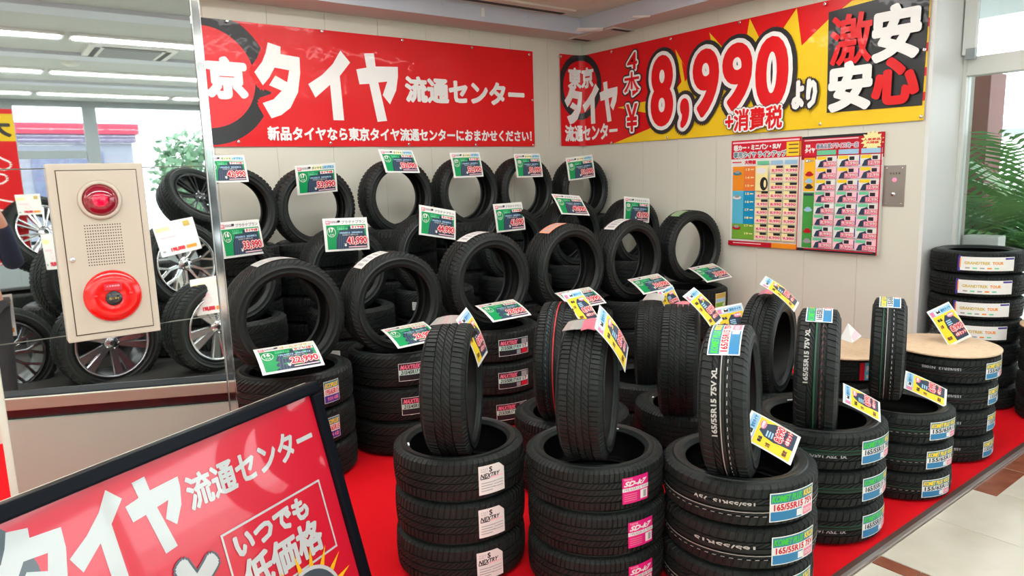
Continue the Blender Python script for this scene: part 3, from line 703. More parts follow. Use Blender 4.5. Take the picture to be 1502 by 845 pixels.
# green stickers seen through the near rings
for px, py, lbx in ((382, 500, 'A'), (543, 468, 'B')):
    pass

# small white marks on the beads, where the photograph shows them
bpy.context.view_layer.update()
def bead_mark(t, px, py, side=1, w=.030):
    kd = KND[t['kd']]; r = kd['rim']/2+.006; z = side*kd['W']*.45; best = None
    for k in range(360):
        a = k*PI/180; e = math.dist(proj(t.matrix_world @ Vector((r*math.cos(a), r*math.sin(a), z))), (px, py))
        if best is None or e < best[0]: best = (e, a)
    q = MB(); q.box((-.0035, -w/2, -.001), (.0035, w/2, .0035)); o = q.obj('bead_mark', I_WHITE, t)
    a = best[1]; o.matrix_local = Matrix.Rotation(a, 4, 'Z') @ Matrix.Translation((r, 0, z))
TI = [o for o in COL.objects if o.name.startswith('tire') and o.parent is None]
def top_of(desc): return [o for o in TI if o.get('group') == 'tires of the '+desc][-1]
bead_mark(top_of('front left display stack with white paper stickers'), 603, 651)
bead_mark(top_of('front centre display stack with magenta stickers'), 906, 624, 1, .012)
bead_mark(top_of('ring stack behind the nearest display stack'), 952, 579, 1, .018)
bead_mark(top_of('display stack with dark-numbered green and blue stickers'), 1159, 587, 1, .03)

# ------------------------------------------------------------------ price cards
def card_mesh(pr, w, h, bend):
    def fn(x, y, hh):
        s = (x/w); t = (y/h); return (x-w/2, -(bend*(1-(2*t-1)**2))*1.0-hh-.0008, y-h/2)
    return fn
def green(price, inch, plan):
    w, h = .31, .222; p = Print(.00012); f = lambda a, b: (a*w, b*h)
    def r(a, b, c, d, m, nu=1): p.rect(a*w, b*h, c*w, d*h, m, nu)
    def tx(s, a, b, c, d, m, bold=0, **k): p.text(s, a*w, b*h, c*w, d*h, m, bold, **k)
    r(.06, .82, .15, .93, I_RED); tx('新', .07, .84, .14, .92, I_LPINK, .0008); r(.16, .85, .36, .92, I_GREY); tx('タイヤ', .17, .85, .30, .92, I_LPINK); r(.32, .87, .38, .93, I_BLACK)
    if 'ダ' in plan: r(.40, .82, .68, .94, I_LYEL); r(.68, .82, .96, .94, I_LBLUE)
    tx(plan, .41, .83, .95, .92, I_GOLD if 'ゴ' in plan else (I_GREY if 'プラチ' in plan else I_TEAL), .0010)
    r(.06, .06, .95, .79, I_GREEN); p.poly([f(.24, .06), f(.27, .40), f(.36, .66), f(.50, .74), f(.90, .72), f(.95, .06)], I_NAVY)
    for k in range(4): p.poly([f(.29+.05*k, .06), f(.32+.05*k, .42), f(.39+.05*k, .60), f(.40+.05*k, .60), f(.335+.05*k, .42), f(.305+.05*k, .06)], I_SLATE)
    p.ell(.165*w, .58*h, .095*w, .15*h, I_WHITE, 24, .9); tx(inch, .12, .58, .21, .70, I_WHITE, .0016); tx('インチ', .12, .47, .21, .53, I_WHITE, .0004)
    r(.29, .63, .54, .76, I_GREEN); tx('ミニバン', .30, .70, .46, .75, I_LGREEN, .0006); tx('お買得タイヤ', .30, .64, .53, .69, I_LGREEN, .0006)
    r(.60, .66, .93, .76, I_WHITE); tx('タイヤ4本', .62, .67, .91, .75, I_RED, .0012)
    tx('195/65R15  205/60R16', .34, .52, .86, .57, I_LBLUE, .0006); tx('交換工賃込み', .40, .46, .76, .50, I_GREY, .0006)
    tx(price, .50, .17, .94, .40, I_RED, .0020, out=((I_DRED, .0090), (I_WHITE, .0058))); tx('¥', .43, .13, .48, .22, I_WHITE, .001); r(.52, .09, .93, .12, I_LPINK)
    return p, w, h
def yellow():
    w, h = .158, .222; p = Print(.00012); f = lambda a, b: (a*w, b*h)
    p.rect(.05*w, .80*h, .95*w, .95*h, I_LBLUE); p.rect(.05*w, .81*h, .20*w, .93*h, I_PINK); p.rect(.22*w, .82*h, .45*w, .93*h, I_WHITE); p.poly([f(.30, .84), f(.45, .84), f(.45, .92), f(.38, .88), f(.30, .92)], I_BLACK)
    p.text('激安タイヤ', .50*w, .84*h, .92*w, .91*h, I_BLUE, .0008)
    p.rect(.05*w, .06*h, .95*w, .79*h, I_YEL); p.poly([f(.42, .06), f(.38, .30), f(.34, .42), f(.38, .62), f(.52, .74), f(.78, .70), f(.92, .50), f(.95, .06)], I_NAVY)
    p.ell(.74*w, .70*h, .15*w, .06*h, I_PINK, 12); p.text('大特価', .63*w, .68*h, .85*w, .73*h, I_WHITE, .0006); p.text('新品', .16*w, .64*h, .34*w, .71*h, I_BLACK, .0010); p.text('お得', .12*w, .46*h, .24*w, .55*h, I_BROWN, .0006)
    for k in range(3): p.rect(.42*w, (.57-.05*k)*h, .62*w, (.60-.05*k)*h, I_LBLUE)
    p.text('8,990', .44*w, .28*h, .93*w, .43*h, I_RED, .0013, out=((I_RED, .0068), (I_WHITE, .0042))); p.text('4本セット', .48*w, .15*h, .92*w, .24*h, I_WHITE, .0004, out=((I_RED, .004),)); p.text('限定', .12*w, .14*h, .30*w, .22*h, I_BROWN, .0008)
    return p, w, h
KEEP = []
def card(pos, u, v, sc, art_, bend, label, group, ymove=None, double=False):
    pos = Vector(pos); k = 1.0
    if ymove: k = ymove/pos.y
    pos = pos*k; pos.z += EYE; u = Vector(u).normalized(); v = Vector(v); v = (v-u*v.dot(u)).normalized(); n = u.cross(v)
    pr, w, h = art_; M = Matrix((u, v.cross(u)*1.0, v)).transposed()
    if M.determinant() < 0: M = Matrix((u, -v.cross(u), v)).transposed()
    M = M.to_4x4(); M.translation = pos; M = M @ Matrix.Scale(sc*k, 4)
    t = thing('price_card', label, 'price card', group=group, M=M)
    q = MB(); N = 8
    for i in range(N):
        y0, y1 = h*i/N, h*(i+1)/N; b0, b1 = bend*(1-(2*y0/h-1)**2), bend*(1-(2*y1/h-1)**2)
        q.poly([(-w/2, -b0, y0-h/2), (w/2, -b0, y0-h/2), (w/2, -b1, y1-h/2), (-w/2, -b1, y1-h/2)], PAPER, True)
        q.poly([(-w/2, -b0+.0008, y0-h/2), (-w/2, -b1+.0008, y1-h/2), (w/2, -b1+.0008, y1-h/2), (w/2, -b0+.0008, y0-h/2)], LAMI, True)
    q.keep = True; q.obj('laminated_sheet', PAPER, t)
    KEEP.append(pr); key = ('card', id(pr), bend)
    if key not in _SM:
        def fn(x, y, hh): return (x-w/2, -bend*(1-(2*y/h-1)**2)-hh-.0006, y-h/2)
        _SM[key] = pr.mesh('printed_face', fn, .04)
    link('printed_face', _SM[key], t)
    return t
GOLD, PLAT, DIA = 'ゴールドプラン', 'プラチナプラン', 'ダイヤモンドプラン'
GC = dict(
 b0=((1.597, 5.832, .121), (1, 0, 0), (-.05, .30, .95), '42,990', '16', DIA, 4.93, 'green price card over the back row tire nearest the mirror pillar'),
 b1=((2.085, 5.218, .020), (.992, -.116, .058), (-.073, -.125, .989), '53,990', '17', DIA, 4.95, 'upright green price card on the second back row tire from the left'),
 b2=((2.752, 5.123, .141), (1, .003, -.029), (.023, .551, .834), '52,990', '17', DIA, 4.97, 'green price card tilted back on the third back row tire from the left'),
 b3=((3.46, 5.206, .104), (1, -.011, .015), (-.012, .227, .974), '52,990', '17', DIA, 4.97, 'green price card on the fourth back row tire from the left'),
 b4=((4.143, 5.194, .087), (1, -.01, .001), (.001, .196, .981), '51,990', '18', DIA, 4.97, 'green price card on the back row tire next to the corner one'),
 b5=((4.739, 5.125, .054), (.98, -.175, .095), (-.077, .109, .991), '51,990', '18', DIA, 4.95, 'green price card in the wall corner'),
 m1=((1.281, 4.492, -.336), (.924, .383, .003), (-.062, .14, .988), '33,990', '16', PLAT, 4.42, 'green price card beside the mirror pillar, leftmost of the middle row'),
 m2=((1.961, 4.454, -.359), (.997, -.073, -.023), (.034, .149, .988), '41,990', '17', PLAT, 4.45, 'green price card second from the left in the middle row'),
 m3=((2.665, 4.427, -.324), (.979, -.027, -.2), (.201, .239, .95), '44,990', '17', PLAT, 4.45, 'green price card sloping down to the right in the middle row'),
 m4=((3.313, 4.41, -.323), (.995, .105, .005), (-.022, .16, .987), '41,990', '17', PLAT, 4.45, 'green price card fourth from the left in the middle row'),
 m5=((3.954, 4.405, -.258), (.995, -.028, -.094), (.089, .668, .739), '40,990', '17', PLAT, 4.43, 'green price card leaning back, fifth in the middle row'),
 g=((4.74, 4.39, -.342), (.993, -.08, -.11), (.11, .08, .99), '43,990', '18', PLAT, 4.31, 'green price card nearest the right wall in the middle row'),
 A=((1.184, 3.512, -.893), (.993, -.114, .01), (.1, .909, .406), '22,990', '16', GOLD, None, 'green price card lying in the ring beside the mirror pillar'),
 B=((2.056, 3.797, -.962), (1, .028, .015), (-.031, .923, .384), '28,990', '17', GOLD, 3.56, 'green price card lying in the second front row ring from the pillar'),
 C=((2.682, 3.671, -.88), (1, -.025, .014), (.018, .932, .361), '28,990', '17', GOLD, 3.54, 'green price card 28,990 lying behind the front left standing tire'),
 D=((3.375, 3.67, -.888), (.994, -.105, .041), (.078, .903, .423), '29,990', '18', GOLD, 3.55, 'green price card lying behind the red-lined tire'),
 E=((4.23, 3.768, -.895), (.984, -.166, .071), (.119, .893, .435), '30,990', '17', GOLD, 3.56, 'green price card lying in the ring second from the right wall'),
 F=((4.689, 3.541, -.834), (.999, -.042, .034), (.023, .897, .441), '32,990', '16', GOLD, 3.52, 'green price card lying in the ring against the right wall'))
for k, (pos, u, v, pr, inch, plan, ym, lb) in GC.items():
    card(pos, u, v, 1.0, green(pr, inch, plan), .010 if k in 'ABCDEF' else .004, lb, 'green price cards', ym)
YA = yellow()
YC = dict(
 y1=((1.59, 2.404, -.666), (.756, .637, .148), (-.336, .185, .923), 'yellow price card hanging on the front left standing tire'),
 y2=((1.837, 1.826, -.616), (.726, .576, .377), (-.546, .149, .824), 'yellow price card hanging on the front centre standing tire'),
 y3=((2.757, 3.0, -.776), (.997, .069, .041), (-.077, .673, .735), 'yellow price card on the red-lined standing tire'),
 y5=((2.894, 2.226, -.702), (.942, .3, .15), (-.308, .598, .74), 'yellow price card on the fine-ribbed standing tire'),
 y6=((3.404, 2.404, -.888), (.733, -.652, .195), (.175, .458, .872), 'yellow price card behind the crown of the nearest standing tire'),
 y7=((3.319, 2.06, -.661), (.915, .378, .14), (-.377, .679, .631), 'yellow price card on the bare standing tire below the posters'),
 y8=((2.513, 1.581, -1.11), (.847, .231, .478), (-.462, .764, .45), 'yellow price card stuck in the nearest ring'),
 y9=((3.707, 1.789, -1.281), (.8, .429, .421), (-.597, .643, .48), 'yellow price card stuck in the ring beside the nearest one'),
 y10=((3.938, 1.565, -1.202), (.87, .324, .371), (-.467, .783, .411), 'yellow price card stuck in the rightmost open ring'),
 y11=((4.256, 1.592, -.9), (.883, -.355, .308), (-.071, .547, .834), 'yellow price card in a clear stand on the right round board'))
YM_ = dict(y3=2.52, y9=1.42, y10=1.45, y7=2.02, y5=2.16, y8=1.47)
for k, (pos, u, v, lb) in YC.items():
    t = card(pos, u, v, 1.0, YA, .012 if k in ('y1', 'y2', 'y5', 'y7') else .004, lb, 'yellow price cards', YM_.get(k))
# small yellow card and blank back of a card
card((2.772*1.03, 2.341*1.03, -.651*1.03), (.62, -.5, .35), (-.1, .3, .9), .55, YA, .004, 'small yellow price card corner on the left of the two side by side tires', 'yellow price cards', 2.66)
q = MB(); a, b, c, d = at(1244, 474, 4.28), at(1264, 493, 4.2), at(1250, 503, 4.2), at(1232, 497, 4.28)
nn = (b-a).cross(d-a).normalized()*.001
q.poly([a, b, c, d], PAPER); q.poly([a+nn, d+nn, c+nn, b+nn], PAPER); q.poly([a*.5+b*.5-nn, b*.9+a*.1-nn, c*.8+b*.2-nn, a*.3+c*.7-nn], I_LPINK); q.keep = True
tag(q.obj('price_card', PAPER), 'back of a white price card on the half hidden round board', 'price card')
# clear holders / folded flaps on the tire crowns
def flap(pts, m, lb):
    q = MB(); P = [at(x, y, d) for x, y, d in pts]; n = (P[1]-P[0]).cross(P[3]-P[0]).normalized()
    if n.z < 0: n = -n
    k = 5
    for i in range(k):
        for s in (0, .0012):
            def L(a, b, f): return a.lerp(b, f)+n*(.006*math.sin(f*PI)+s)
            q.poly([L(P[0], P[1], i/k), L(P[0], P[1], (i+1)/k), L(P[3], P[2], (i+1)/k), L(P[3], P[2], i/k)], None, True)
    tag(q.obj('card_flap', m), lb, 'card holder', 'card holders folded over the standing tires')
FLG = mat('flap_grey', (.42, .43, .41), .15, coat=.8); FLP = mat('flap_pink', lin(226, 120, 142), .25, coat=.6)
flap([(630, 478, 2.86), (672, 477, 2.86), (675, 463, 2.99), (641, 467, 2.99)], FLG, 'grey holder flap on top of the front left standing tire')
flap([(824, 486, 2.62), (874, 485, 2.62), (878, 470, 2.74), (834, 472, 2.74)], FLG, 'grey holder flap on top of the front centre standing tire')
flap([(852, 485.5, 2.605), (873, 485, 2.605), (880, 468, 2.72), (857, 470, 2.72)], FLP, 'pink card backing on top of the front centre standing tire')
flap([(942, 441, 3.98), (973, 442, 3.98), (976, 432, 4.1), (950, 431, 4.1)], FLG, 'grey holder flap on top of the left side by side tire')
flap([(986, 452, 3.60), (1010, 451, 3.60), (1012, 443, 3.70), (992, 444, 3.70)], FLP, 'pink card backing on top of the fine-ribbed standing tire')
flap([(1112, 433, 3.84), (1132, 432, 3.84), (1136, 425, 3.95), (1118, 426, 3.95)], FLP, 'pink card backing on top of the bare standing tire')
fs = MB(); a = at(1363, 490, 3.93); fs.poly([at(1360, 489, 3.9), at(1376, 488, 3.86), at(1384, 480, 3.98), at(1366, 481, 4.0)]); fs.poly([at(1362, 488, 3.95), at(1372, 462, 4.0), at(1386, 488, 4.0)])
tag(fs.obj('card_stand', CLEAR), 'clear plastic card stand on the right round board', 'card stand')

# ------------------------------------------------------------------ banners
def grommets(parent, pts, nrm):
    for p in pts:
        q = MB(); M = Matrix.Translation(p) @ nrm.to_track_quat('Z', 'Y').to_matrix().to_4x4()
        q.lathe([(.004, .0065), (.009, .007), (.012, .0045), (.0125, .001)], 14, M); q.obj('grommet', CHROME, parent)
# left banner on the back wall; u = x, v = z
yb = YW-.012
def L(px, py): p = ony(px, py, yb); return p.x, p.z
x1, zt = L(781, 77); _, zb = L(785, 216); xl = .55; zt = (zt+L(300, 24)[1])/2; zb = (zb+L(315, 213.5)[1])/2
bl = Print(.0004)
bl.rect(xl, zb, x1, zt, V_RED, 1)
cx, cz = L(300, 113); rr = L(300, 37)[1]-cz; ro = L(300, 9)[1]-cz
bl.ell(cx, cz, ro*.98, ro*.98, V_BLK, 64, rr/ro, clip=(xl, zb, x1, zt)); bl.ell(cx, cz, rr, rr, V_GLARE, 64)  # lighter disc inside the ring: glare painted into the red
tb = [L(369, 60)+L(446, 174.7), L(448, 70)+L(519, 177), L(520.8, 76)+L(587.5, 179.6)]
zt_t = max(b[1] for b in tb); zb_t = min(b[3] for b in tb)
for ch, b in zip('タイヤ', tb): bl.heavy(ch, b[0], b[3], b[2], b[1], V_RED, .042)
for ch, b in zip('タイヤ', tb): bl.heavy(ch, b[0], b[3], b[2], b[1], V_WHITE)
def bt(pr, s, a, b, m, bold, **k): pr.text(s, a[0], min(a[1], b[1]), b[0], max(a[1], b[1]), m, bold, **k)
p0, p1_ = L(301, 84.4), L(361.6, 143.4); bt(bl, '京', p0, p1_, V_WHITE, .018, n=12)
bt(bl, '東', (p0[0]-.38, p0[1]), (p1_[0]-.38, p1_[1]), V_WHITE, .018, n=12)
bt(bl, '流通センター', L(594, 112.5), L(768, 156), V_WHITE, .0095, n=10)
bt(bl, '新品タイヤなら東京タイヤ流通センターにおまかせください！', L(392, 185.5), L(779, 207.5), V_WHITE, .0035)
bann = thing('banner', 'long red banner with white lettering on the back wall left of the corner', 'banner', (0, 0, 0))
link('banner_sheet', bl.mesh('banner_sheet', lambda u, v, h: (u, yb-h-.002*math.sin(u*9), v), .12), bann)
for px, py in ((333, 31), (472, 46), (590, 59), (692, 70), (776, 80)): grommets(bann, [ony(px, py, yb-.009)], Vector((0, -1, 0)))
for px, py in ((350, 208), (485, 210), (600, 211.5), (698, 212.5), (782, 213)): grommets(bann, [ony(px, py, yb-.009)], Vector((0, -1, 0)))
grommets(bann, [ony(781, 147, yb-.009)], Vector((0, -1, 0)))
# right banner, wrapped round the corner; u = distance along the walls from the corner, v = z
xr = XW-.012
def Rr(px, py):
    if px < 852.5: p = ony(px, py, yb); return p.x-xr, p.z
    p = onx(px, py, xr); return yb-p.y, p.z
RC = .07
def rmap(u, v, h):
    h += .0015
    if u < -RC: return (xr+u, yb-h, v)
    if u > RC: return (xr-h, yb-u, v)
    a = (u+RC)/(2*RC)*PI/2; rad = RC*1.0-h; c = (xr-RC, yb-RC); r = rad
    return (c[0]+r*math.sin(a), c[1]+r*math.cos(a), v)
rb = Print(.0004)
u0 = Rr(820.7, 80)[0]; u1 = Rr(1355, 176)[0]; vb = (Rr(899, 211)[1]+Rr(1354, 176)[1])/2; vt = (Rr(899, 73.5)[1]+Rr(1207, 0)[1])/2
rb.rect(u0, vb, u1, vt, V_RED, 30)
def clampv(pts): return [(min(max(a, u0), u1), min(max(b, vb), vt)) for a, b in pts]
def flat(*pts):
    return clampv([Rr(*p) for p in pts])
rb.poly(flat((899, 212), (1360, 178), (1366, -6), (1300, -8), (1250, 1), (1216, 28), (1176, 67), (1169, 12), (1142, 52), (1115, 58), (1100, 27), (1094, 62), (1065, 75), (1040.6, 47.5), (1050, 95), (1012, 110), (990.7, 72), (1000, 120), (985, 140), (906, 158), (985, 172), (950, 190)), V_YEL)
rb.poly(flat((1000, 90), (1012, 108), (1005, 120)), V_RED)
for k in range(4):
    y = 30+k*36; rb.poly(flat((1350, y), (1366, y-5), (1366, y+8), (1350, y+11)), V_RED)
c = Rr(853, 128.6); e = Rr(820, 128)[0]; rw = .30; rb.ell(c[0]-.01, c[1], rw, Rr(853, 80)[1]-c[1], V_BLK, 72, .80, clip=(u0, vb, u1, vt))
BLKP_ = flat((1216, 18), (1366, -22), (1353, 154.5), (1213, 165.7)); rb.poly(BLKP_, V_BLK)
def rt(s, a, b, m, bold=0, **k):
    a, b = Rr(*a), Rr(*b); rb.text(s, a[0], min(a[1], b[1]), b[0], max(a[1], b[1]), m, bold, **k)
rt('東京', (833, 99.5), (870.5, 127), V_WHITE, .0075)
a, b = Rr(827, 124), Rr(906, 177.6); ww = (b[0]-a[0])
for i, ch in enumerate('タイヤ'): rb.heavy(ch, a[0]+ww*(.34*i), b[1]-.0+.015*(2-i)*0, a[0]+ww*(.34*i+.33), a[1], V_WHITE)
rt('流通センター', (828.4, 183.8), (906, 203), V_WHITE, .0055)
WB = lambda o, w: ((V_BLK, o), (V_WHITE, w))
rt('4', (921, 79), (935, 101), V_RED, .003, out=WB(.034, .020), n=14)
rt('本', (916.5, 108), (939, 139), V_RED, .002, out=WB(.034, .020), n=14)
rt('¥', (920, 154), (936, 192), V_RED, .004, out=WB(.034, .020), n=14)
for s, a, b in (('8', (958.5, 87), (986.5, 181)), (',', (1002, 148), (1010, 184)), ('9', (1021, 78), (1053, 167)), ('9', (1065, 70), (1101.5, 157)), ('0', (1114.5, 61), (1154, 153))):
    rt(s, a, b, V_BLK, .088, n=24)
for s, a, b in (('8', (958.5, 87), (986.5, 181)), (',', (1002, 148), (1010, 184)), ('9', (1021, 78), (1053, 167)), ('9', (1065, 70), (1101.5, 157)), ('0', (1114.5, 61), (1154, 153))):
    rt(s, a, b, V_RED, .020, out=((V_WHITE, .054),), n=24)
rt('より', (1166, 121), (1198, 156), V_WHITE, .011, out=((V_BLK, .028),), n=12)
rt('+消費税', (1067, 163), (1149, 187), V_RED, .004, out=((V_BLK, .022), (V_WHITE, .017)), n=12)
rt('激', (1223, 27), (1279, 89), V_RED, .0065, n=12); rt('安', (1287, 15), (1348, 81), V_WHITE, .017, n=12)
rt('安', (1222, 97), (1277, 157), V_WHITE, .017, n=12); rt('心', (1286, 91), (1346, 147), V_RED, .016, n=12)
bannr = thing('banner', 'red and yellow 8,990 yen price banner wrapping the corner onto the right wall', 'banner')
link('banner_sheet', rb.mesh('banner_sheet', rmap, .05), bannr)
for px, py in ((822.5, 83), (897, 76), (984, 57), (1085, 33), (1210, 6)): grommets(bannr, [(ony(px, py, yb-.016) if px < 850 else onx(px, py, xr-.016))], Vector((0, -1, 0)) if px < 850 else Vector((-1, 0, 0)))
for px, py in ((822, 211), (897, 209.5), (979, 201.5), (1079, 193), (1203, 182), (1351, 171), (1356, 73)): grommets(bannr, [(ony(px, py, yb-.016) if px < 850 else onx(px, py, xr-.016))], Vector((0, -1, 0)) if px < 850 else Vector((-1, 0, 0)))

# ------------------------------------------------------------------ wall posters on the right wall
xp = XW-.006
def Q(px, py): p = onx(px, py, xp); return -p.y, p.z       # u grows to the viewer's right
def poster(corners, fn, lb):
    (ul, vt_), (ur, _), (_, vb_) = Q(*corners[0]), Q(*corners[1]), Q(*corners[2]); p = Print(.00015); w = ur-ul; h = vt_-vb_
    def r(a, b, c, d, m): p.rect(ul+a*w, vt_-d*h, ul+c*w, vt_-b*h, m)
    def tx(s, a, b, c, d, m, bold=.0, **k): p.text(s, ul+a*w, vt_-d*h, ul+c*w, vt_-b*h, m, bold, **k)
    r(0, 0, 1, 1, I_WHITE); fn(p, r, tx, ul, vt_, w, h)
    t = thing('poster', lb, 'poster'); link('printed_sheet', p.mesh('printed_sheet', lambda u, v, hh: (xp-.0015-hh, -u, v)), t)
def post1(p, r, tx, ul, vt_, w, h):
    r(0, 0, 1, .175, I_RED); r(.02, .015, .98, .03, I_LPINK)
    tx('軽カー・ミニバン・SUV', .04, .045, .72, .095, I_WHITE, .003); tx('専用タイヤ ラインアップ', .04, .11, .80, .165, I_TEAL, .001, out=((I_WHITE, .007),))
    r(.80, .04, .99, .165, I_YEL)
    for k in range(3): r(.83, .06+.035*k, .96, .07+.035*k, I_BROWN)
    tx('大特価', .21, .19, .37, .225, I_RED, .002); r(.02, .20, .16, .21, I_RED)
    for a, b, c, d, m in ((.03, .245, .37, .475, I_ORG), (.03, .475, .37, .79, I_CYAN), (.03, .79, .37, .94, I_OLIVE)): r(a, b, c, d, m)
    r(.20, .245, .37, .475, ink('print_deep_orange', lin(240, 128, 60))); r(.20, .475, .37, .79, ink('print_deep_cyan', lin(20, 150, 200)))
    for k, s in enumerate(('13', '14', '15', '15', '16', '17', '18', '17', '19')): tx(s, .23, .265+.076*k, .285, .285+.076*k, I_LYEL, .001); r(.30, .27+.076*k, .35, .28+.076*k, I_LYEL)
    for cy_, m in ((.31, I_TEAL), (.54, I_WHITE), (.83, I_DRED)):
        p.ell(ul+.105*w, vt_-cy_*h, .065*w, .018*h, m, 16); p.ell(ul+.105*w, vt_-(cy_-.012)*h, .04*w, .014*h, I_GREY, 12)
    for a in (.40, .595, .79): r(a, .20, a+.17, .235, (I_LGREEN, I_LBLUE, I_LBLUE)[int((a-.40)/.19)])
    for j in range(9):
        for i in range(3):
            if i == 0 and j < 3: continue
            a, b = .395+.197*i, .248+.077*j
            r(a, b, a+.18, b+.068, I_LYEL); r(a+.08, b, a+.175, b+.022, I_BLACK); r(a+.01, b+.028, a+.175, b+.060, I_LPINK); tx(('4,990', '8,990', '9,990')[i]+'', a+.02, b+.031, a+.17, b+.057, I_RED, .0005)
    r(.395, .245, .575, .475, I_LYEL); p.ell(ul+.48*w, vt_-.29*h, .075*w, .03*h, I_WHITE, 16); p.ell(ul+.52*w, vt_-.41*h, .055*w, .062*h, I_BLACK, 20); p.ell(ul+.535*w, vt_-.41*h, .018*w, .035*h, I_LYEL, 14)
    r(0, .955, .65, 1, I_DRED); r(.65, .955, 1, 1, I_ORG); r(.08, .97, .5, .978, I_LPINK)
def post2(p, r, tx, ul, vt_, w, h):
    r(0, 0, 1, .20, I_DRED); r(.0, .0, .9, .022, I_BLACK); r(.03, .03, .70, .04, I_LPINK)
    r(.035, .065, .18, .165, I_RED); tx('東京', .05, .07, .11, .095, I_WHITE, .001); tx('タイヤ', .045, .10, .17, .14, I_WHITE, .0025)
    tx('最高品質プライス均一店', .19, .07, .70, .11, I_TEAL, .0006, out=((I_LPINK, .006),))
    p.poly([(ul+w*(.86+.135*math.cos(a*PI/14)*(1 if a % 2 else .72)), vt_-h*(.065+.085*math.sin(a*PI/14)*(1 if a % 2 else .72))) for a in range(28)], I_LYEL)
    tx('人気商品', .76, .045, .95, .065, I_RED, .0008); tx('大特価', .79, .07, .93, .09, I_RED, .0008)
    for a, m in ((.20, I_LGREEN), (.47, I_LBLUE), (.74, I_LBLUE)): r(a, .125, a+.24, .165, m)
    r(.04, .185, .185, .475, ink('print_amber', lin(248, 190, 40))); r(.04, .485, .185, .975, ink('print_mid_green', lin(70, 160, 70))); tx('軽カー', .06, .20, .16, .22, I_WHITE, .001, out=((I_BLACK, .004),))
    r(.05, .495, .17, .515, I_NAVY)
    for cy_, m in ((.33, I_DRED), (.39, I_LBLUE), (.44, I_BLACK), (.64, I_LBLUE), (.83, I_DRED), (.92, I_GREY)):
        p.ell(ul+.112*w, vt_-cy_*h, .055*w, .016*h, m, 16); p.ell(ul+.112*w, vt_-(cy_-.014)*h, .035*w, .014*h, m, 12)
    for j in range(8):
        for i in range(3):
            a, b = .20+.268*i, .175+.1*j
            r(a, b, a+.255, b+.095, I_LPINK if j % 2 else I_WHITE); r(a+.01, b+.004, a+.13, b+.03, I_YEL if j < 3 else I_LGREEN)
            p.poly([(ul+w*(a+.02), vt_-h*(b+.093)), (ul+w*(a+.05), vt_-h*(b+.045)), (ul+w*(a+.12), vt_-h*(b+.028)), (ul+w*(a+.17), vt_-h*(b+.093))], I_NAVY)
            r(a+.14, b+.012, a+.20, b+.042, I_BLACK); r(a+.09, b+.048, a+.25, b+.09, I_PINK); tx(('8,990', '9,990', '12,990')[i], a+.10, b+.054, a+.245, b+.084, I_WHITE, .0004, out=((I_RED, .0022),))
            if i == 2: r(a-.012, b+.01, a+.0, b+.08, I_PURP)
    r(0, .975, 1, 1, I_BLACK); r(.1, .978, .95, .985, I_RED); r(.985, 0, 1, 1, I_DRED); r(0, 0, .012, 1, I_DRED)
poster([(1073.5, 207), (1176.5, 201), (1069.4, 358.5)], post1, 'left wall poster with red header and grid of tire prices on the right wall')
poster([(1177, 201), (1299, 193.8), (1170, 366)], post2, 'right wall poster with dark red border and price grid beside the steel plate')
# steel key switch plate
pl = thing('switch_plate', 'stainless steel switch plate with key knob beside the posters', 'switch plate')
a, b = Q(1297, 243), Q(1329, 242); c = Q(1325.5, 303)
def pb(u0_, v0_, u1_, v1_, x0, x1, m, nm, bev=0): return boxo(nm, (XW-.002-x1, -u1_, v0_), (XW-.002-x0, -u0_, v1_), m, pl, bev)
pb(a[0], c[1], b[0], a[1], .0, .006, STEEL, 'plate', .001)
w_, h_ = b[0]-a[0], a[1]-c[1]
pr = Print(.0001); [pr.text(ch, a[0]+w_*(.30+.13*i), a[1]-h_*.22, a[0]+w_*(.30+.13*i+.08), a[1]-h_*.17, I_BLACK) for i, ch in enumerate('防犯警備')]
link('lettering', pr.mesh('lettering', lambda u, v, h: (XW-.0088-h, -u, v)), pl)
for (fu, fv, r0, m, nm) in ((.52, .35, .012, mat('led_red', (.8, .05, .1), .3, emit=(1, .15, .25), estr=1.5), 'indicator_lamp'), (.50, .70, .016, CHROME, 'key_knob')):
    q = MB(); q.lathe([(0, .014), (r0*.6, .013), (r0, .006), (r0*1.1, .0)], 18, Matrix.Translation((XW-.008, -(a[0]+w_*fu), a[1]-h_*fv)) @ Matrix.Rotation(-PI/2, 4, 'Y')); q.obj(nm, m, pl)
for fu in (.14, .86):
    for fv in (.07, .93):
        q = MB(); q.lathe([(0, .002), (.004, .0015), (.005, 0)], 10, Matrix.Translation((XW-.008, -(a[0]+w_*fu), a[1]-h_*fv)) @ Matrix.Rotation(-PI/2, 4, 'Y')); q.obj('screw', CHROME, pl)

# ------------------------------------------------------------------ mirror pillar and fire alarm box
k25 = YM/2.0
mx0, mx1 = -.006*k25, .4945*k25; px1 = .5165*k25
pil = bpy.data.objects.new('wall_pillar', None); COL.objects.link(pil); pil['kind'] = 'structure'
boxo('pillar_core', (mx0-.02, YM+.012, 0), (px1, YM+.62, ZC), WALL, pil)
zs = [0, EYE-.3545*k25, EYE+.0495*k25, ZC-.001]
for z0, z1 in zip(zs, zs[1:]): boxo('mirror_panel', (mx0, YM, z0+.0008), (mx1, YM+.008, z1-.0008), MIRR, pil, .0008)
boxo('mirror_side_strip', (mx1+.0012, YM-.001, 0), (mx1+.0045, YM+.01, ZC-.001), ALU, pil)
q = MB(); q.box((mx1+.0055, YM+.001, 0), (px1-.001, YM+.010, ZC-.001)); q.obj('bevelled_mirror_strip', mat('mirror_strip', (.78, .8, .8), .08, metal=1.), pil)
boxo('corner_trim', (px1-.0008, YM-.002, 0), (px1+.0025, YM+.02, ZC-.001), CHROME, pil)
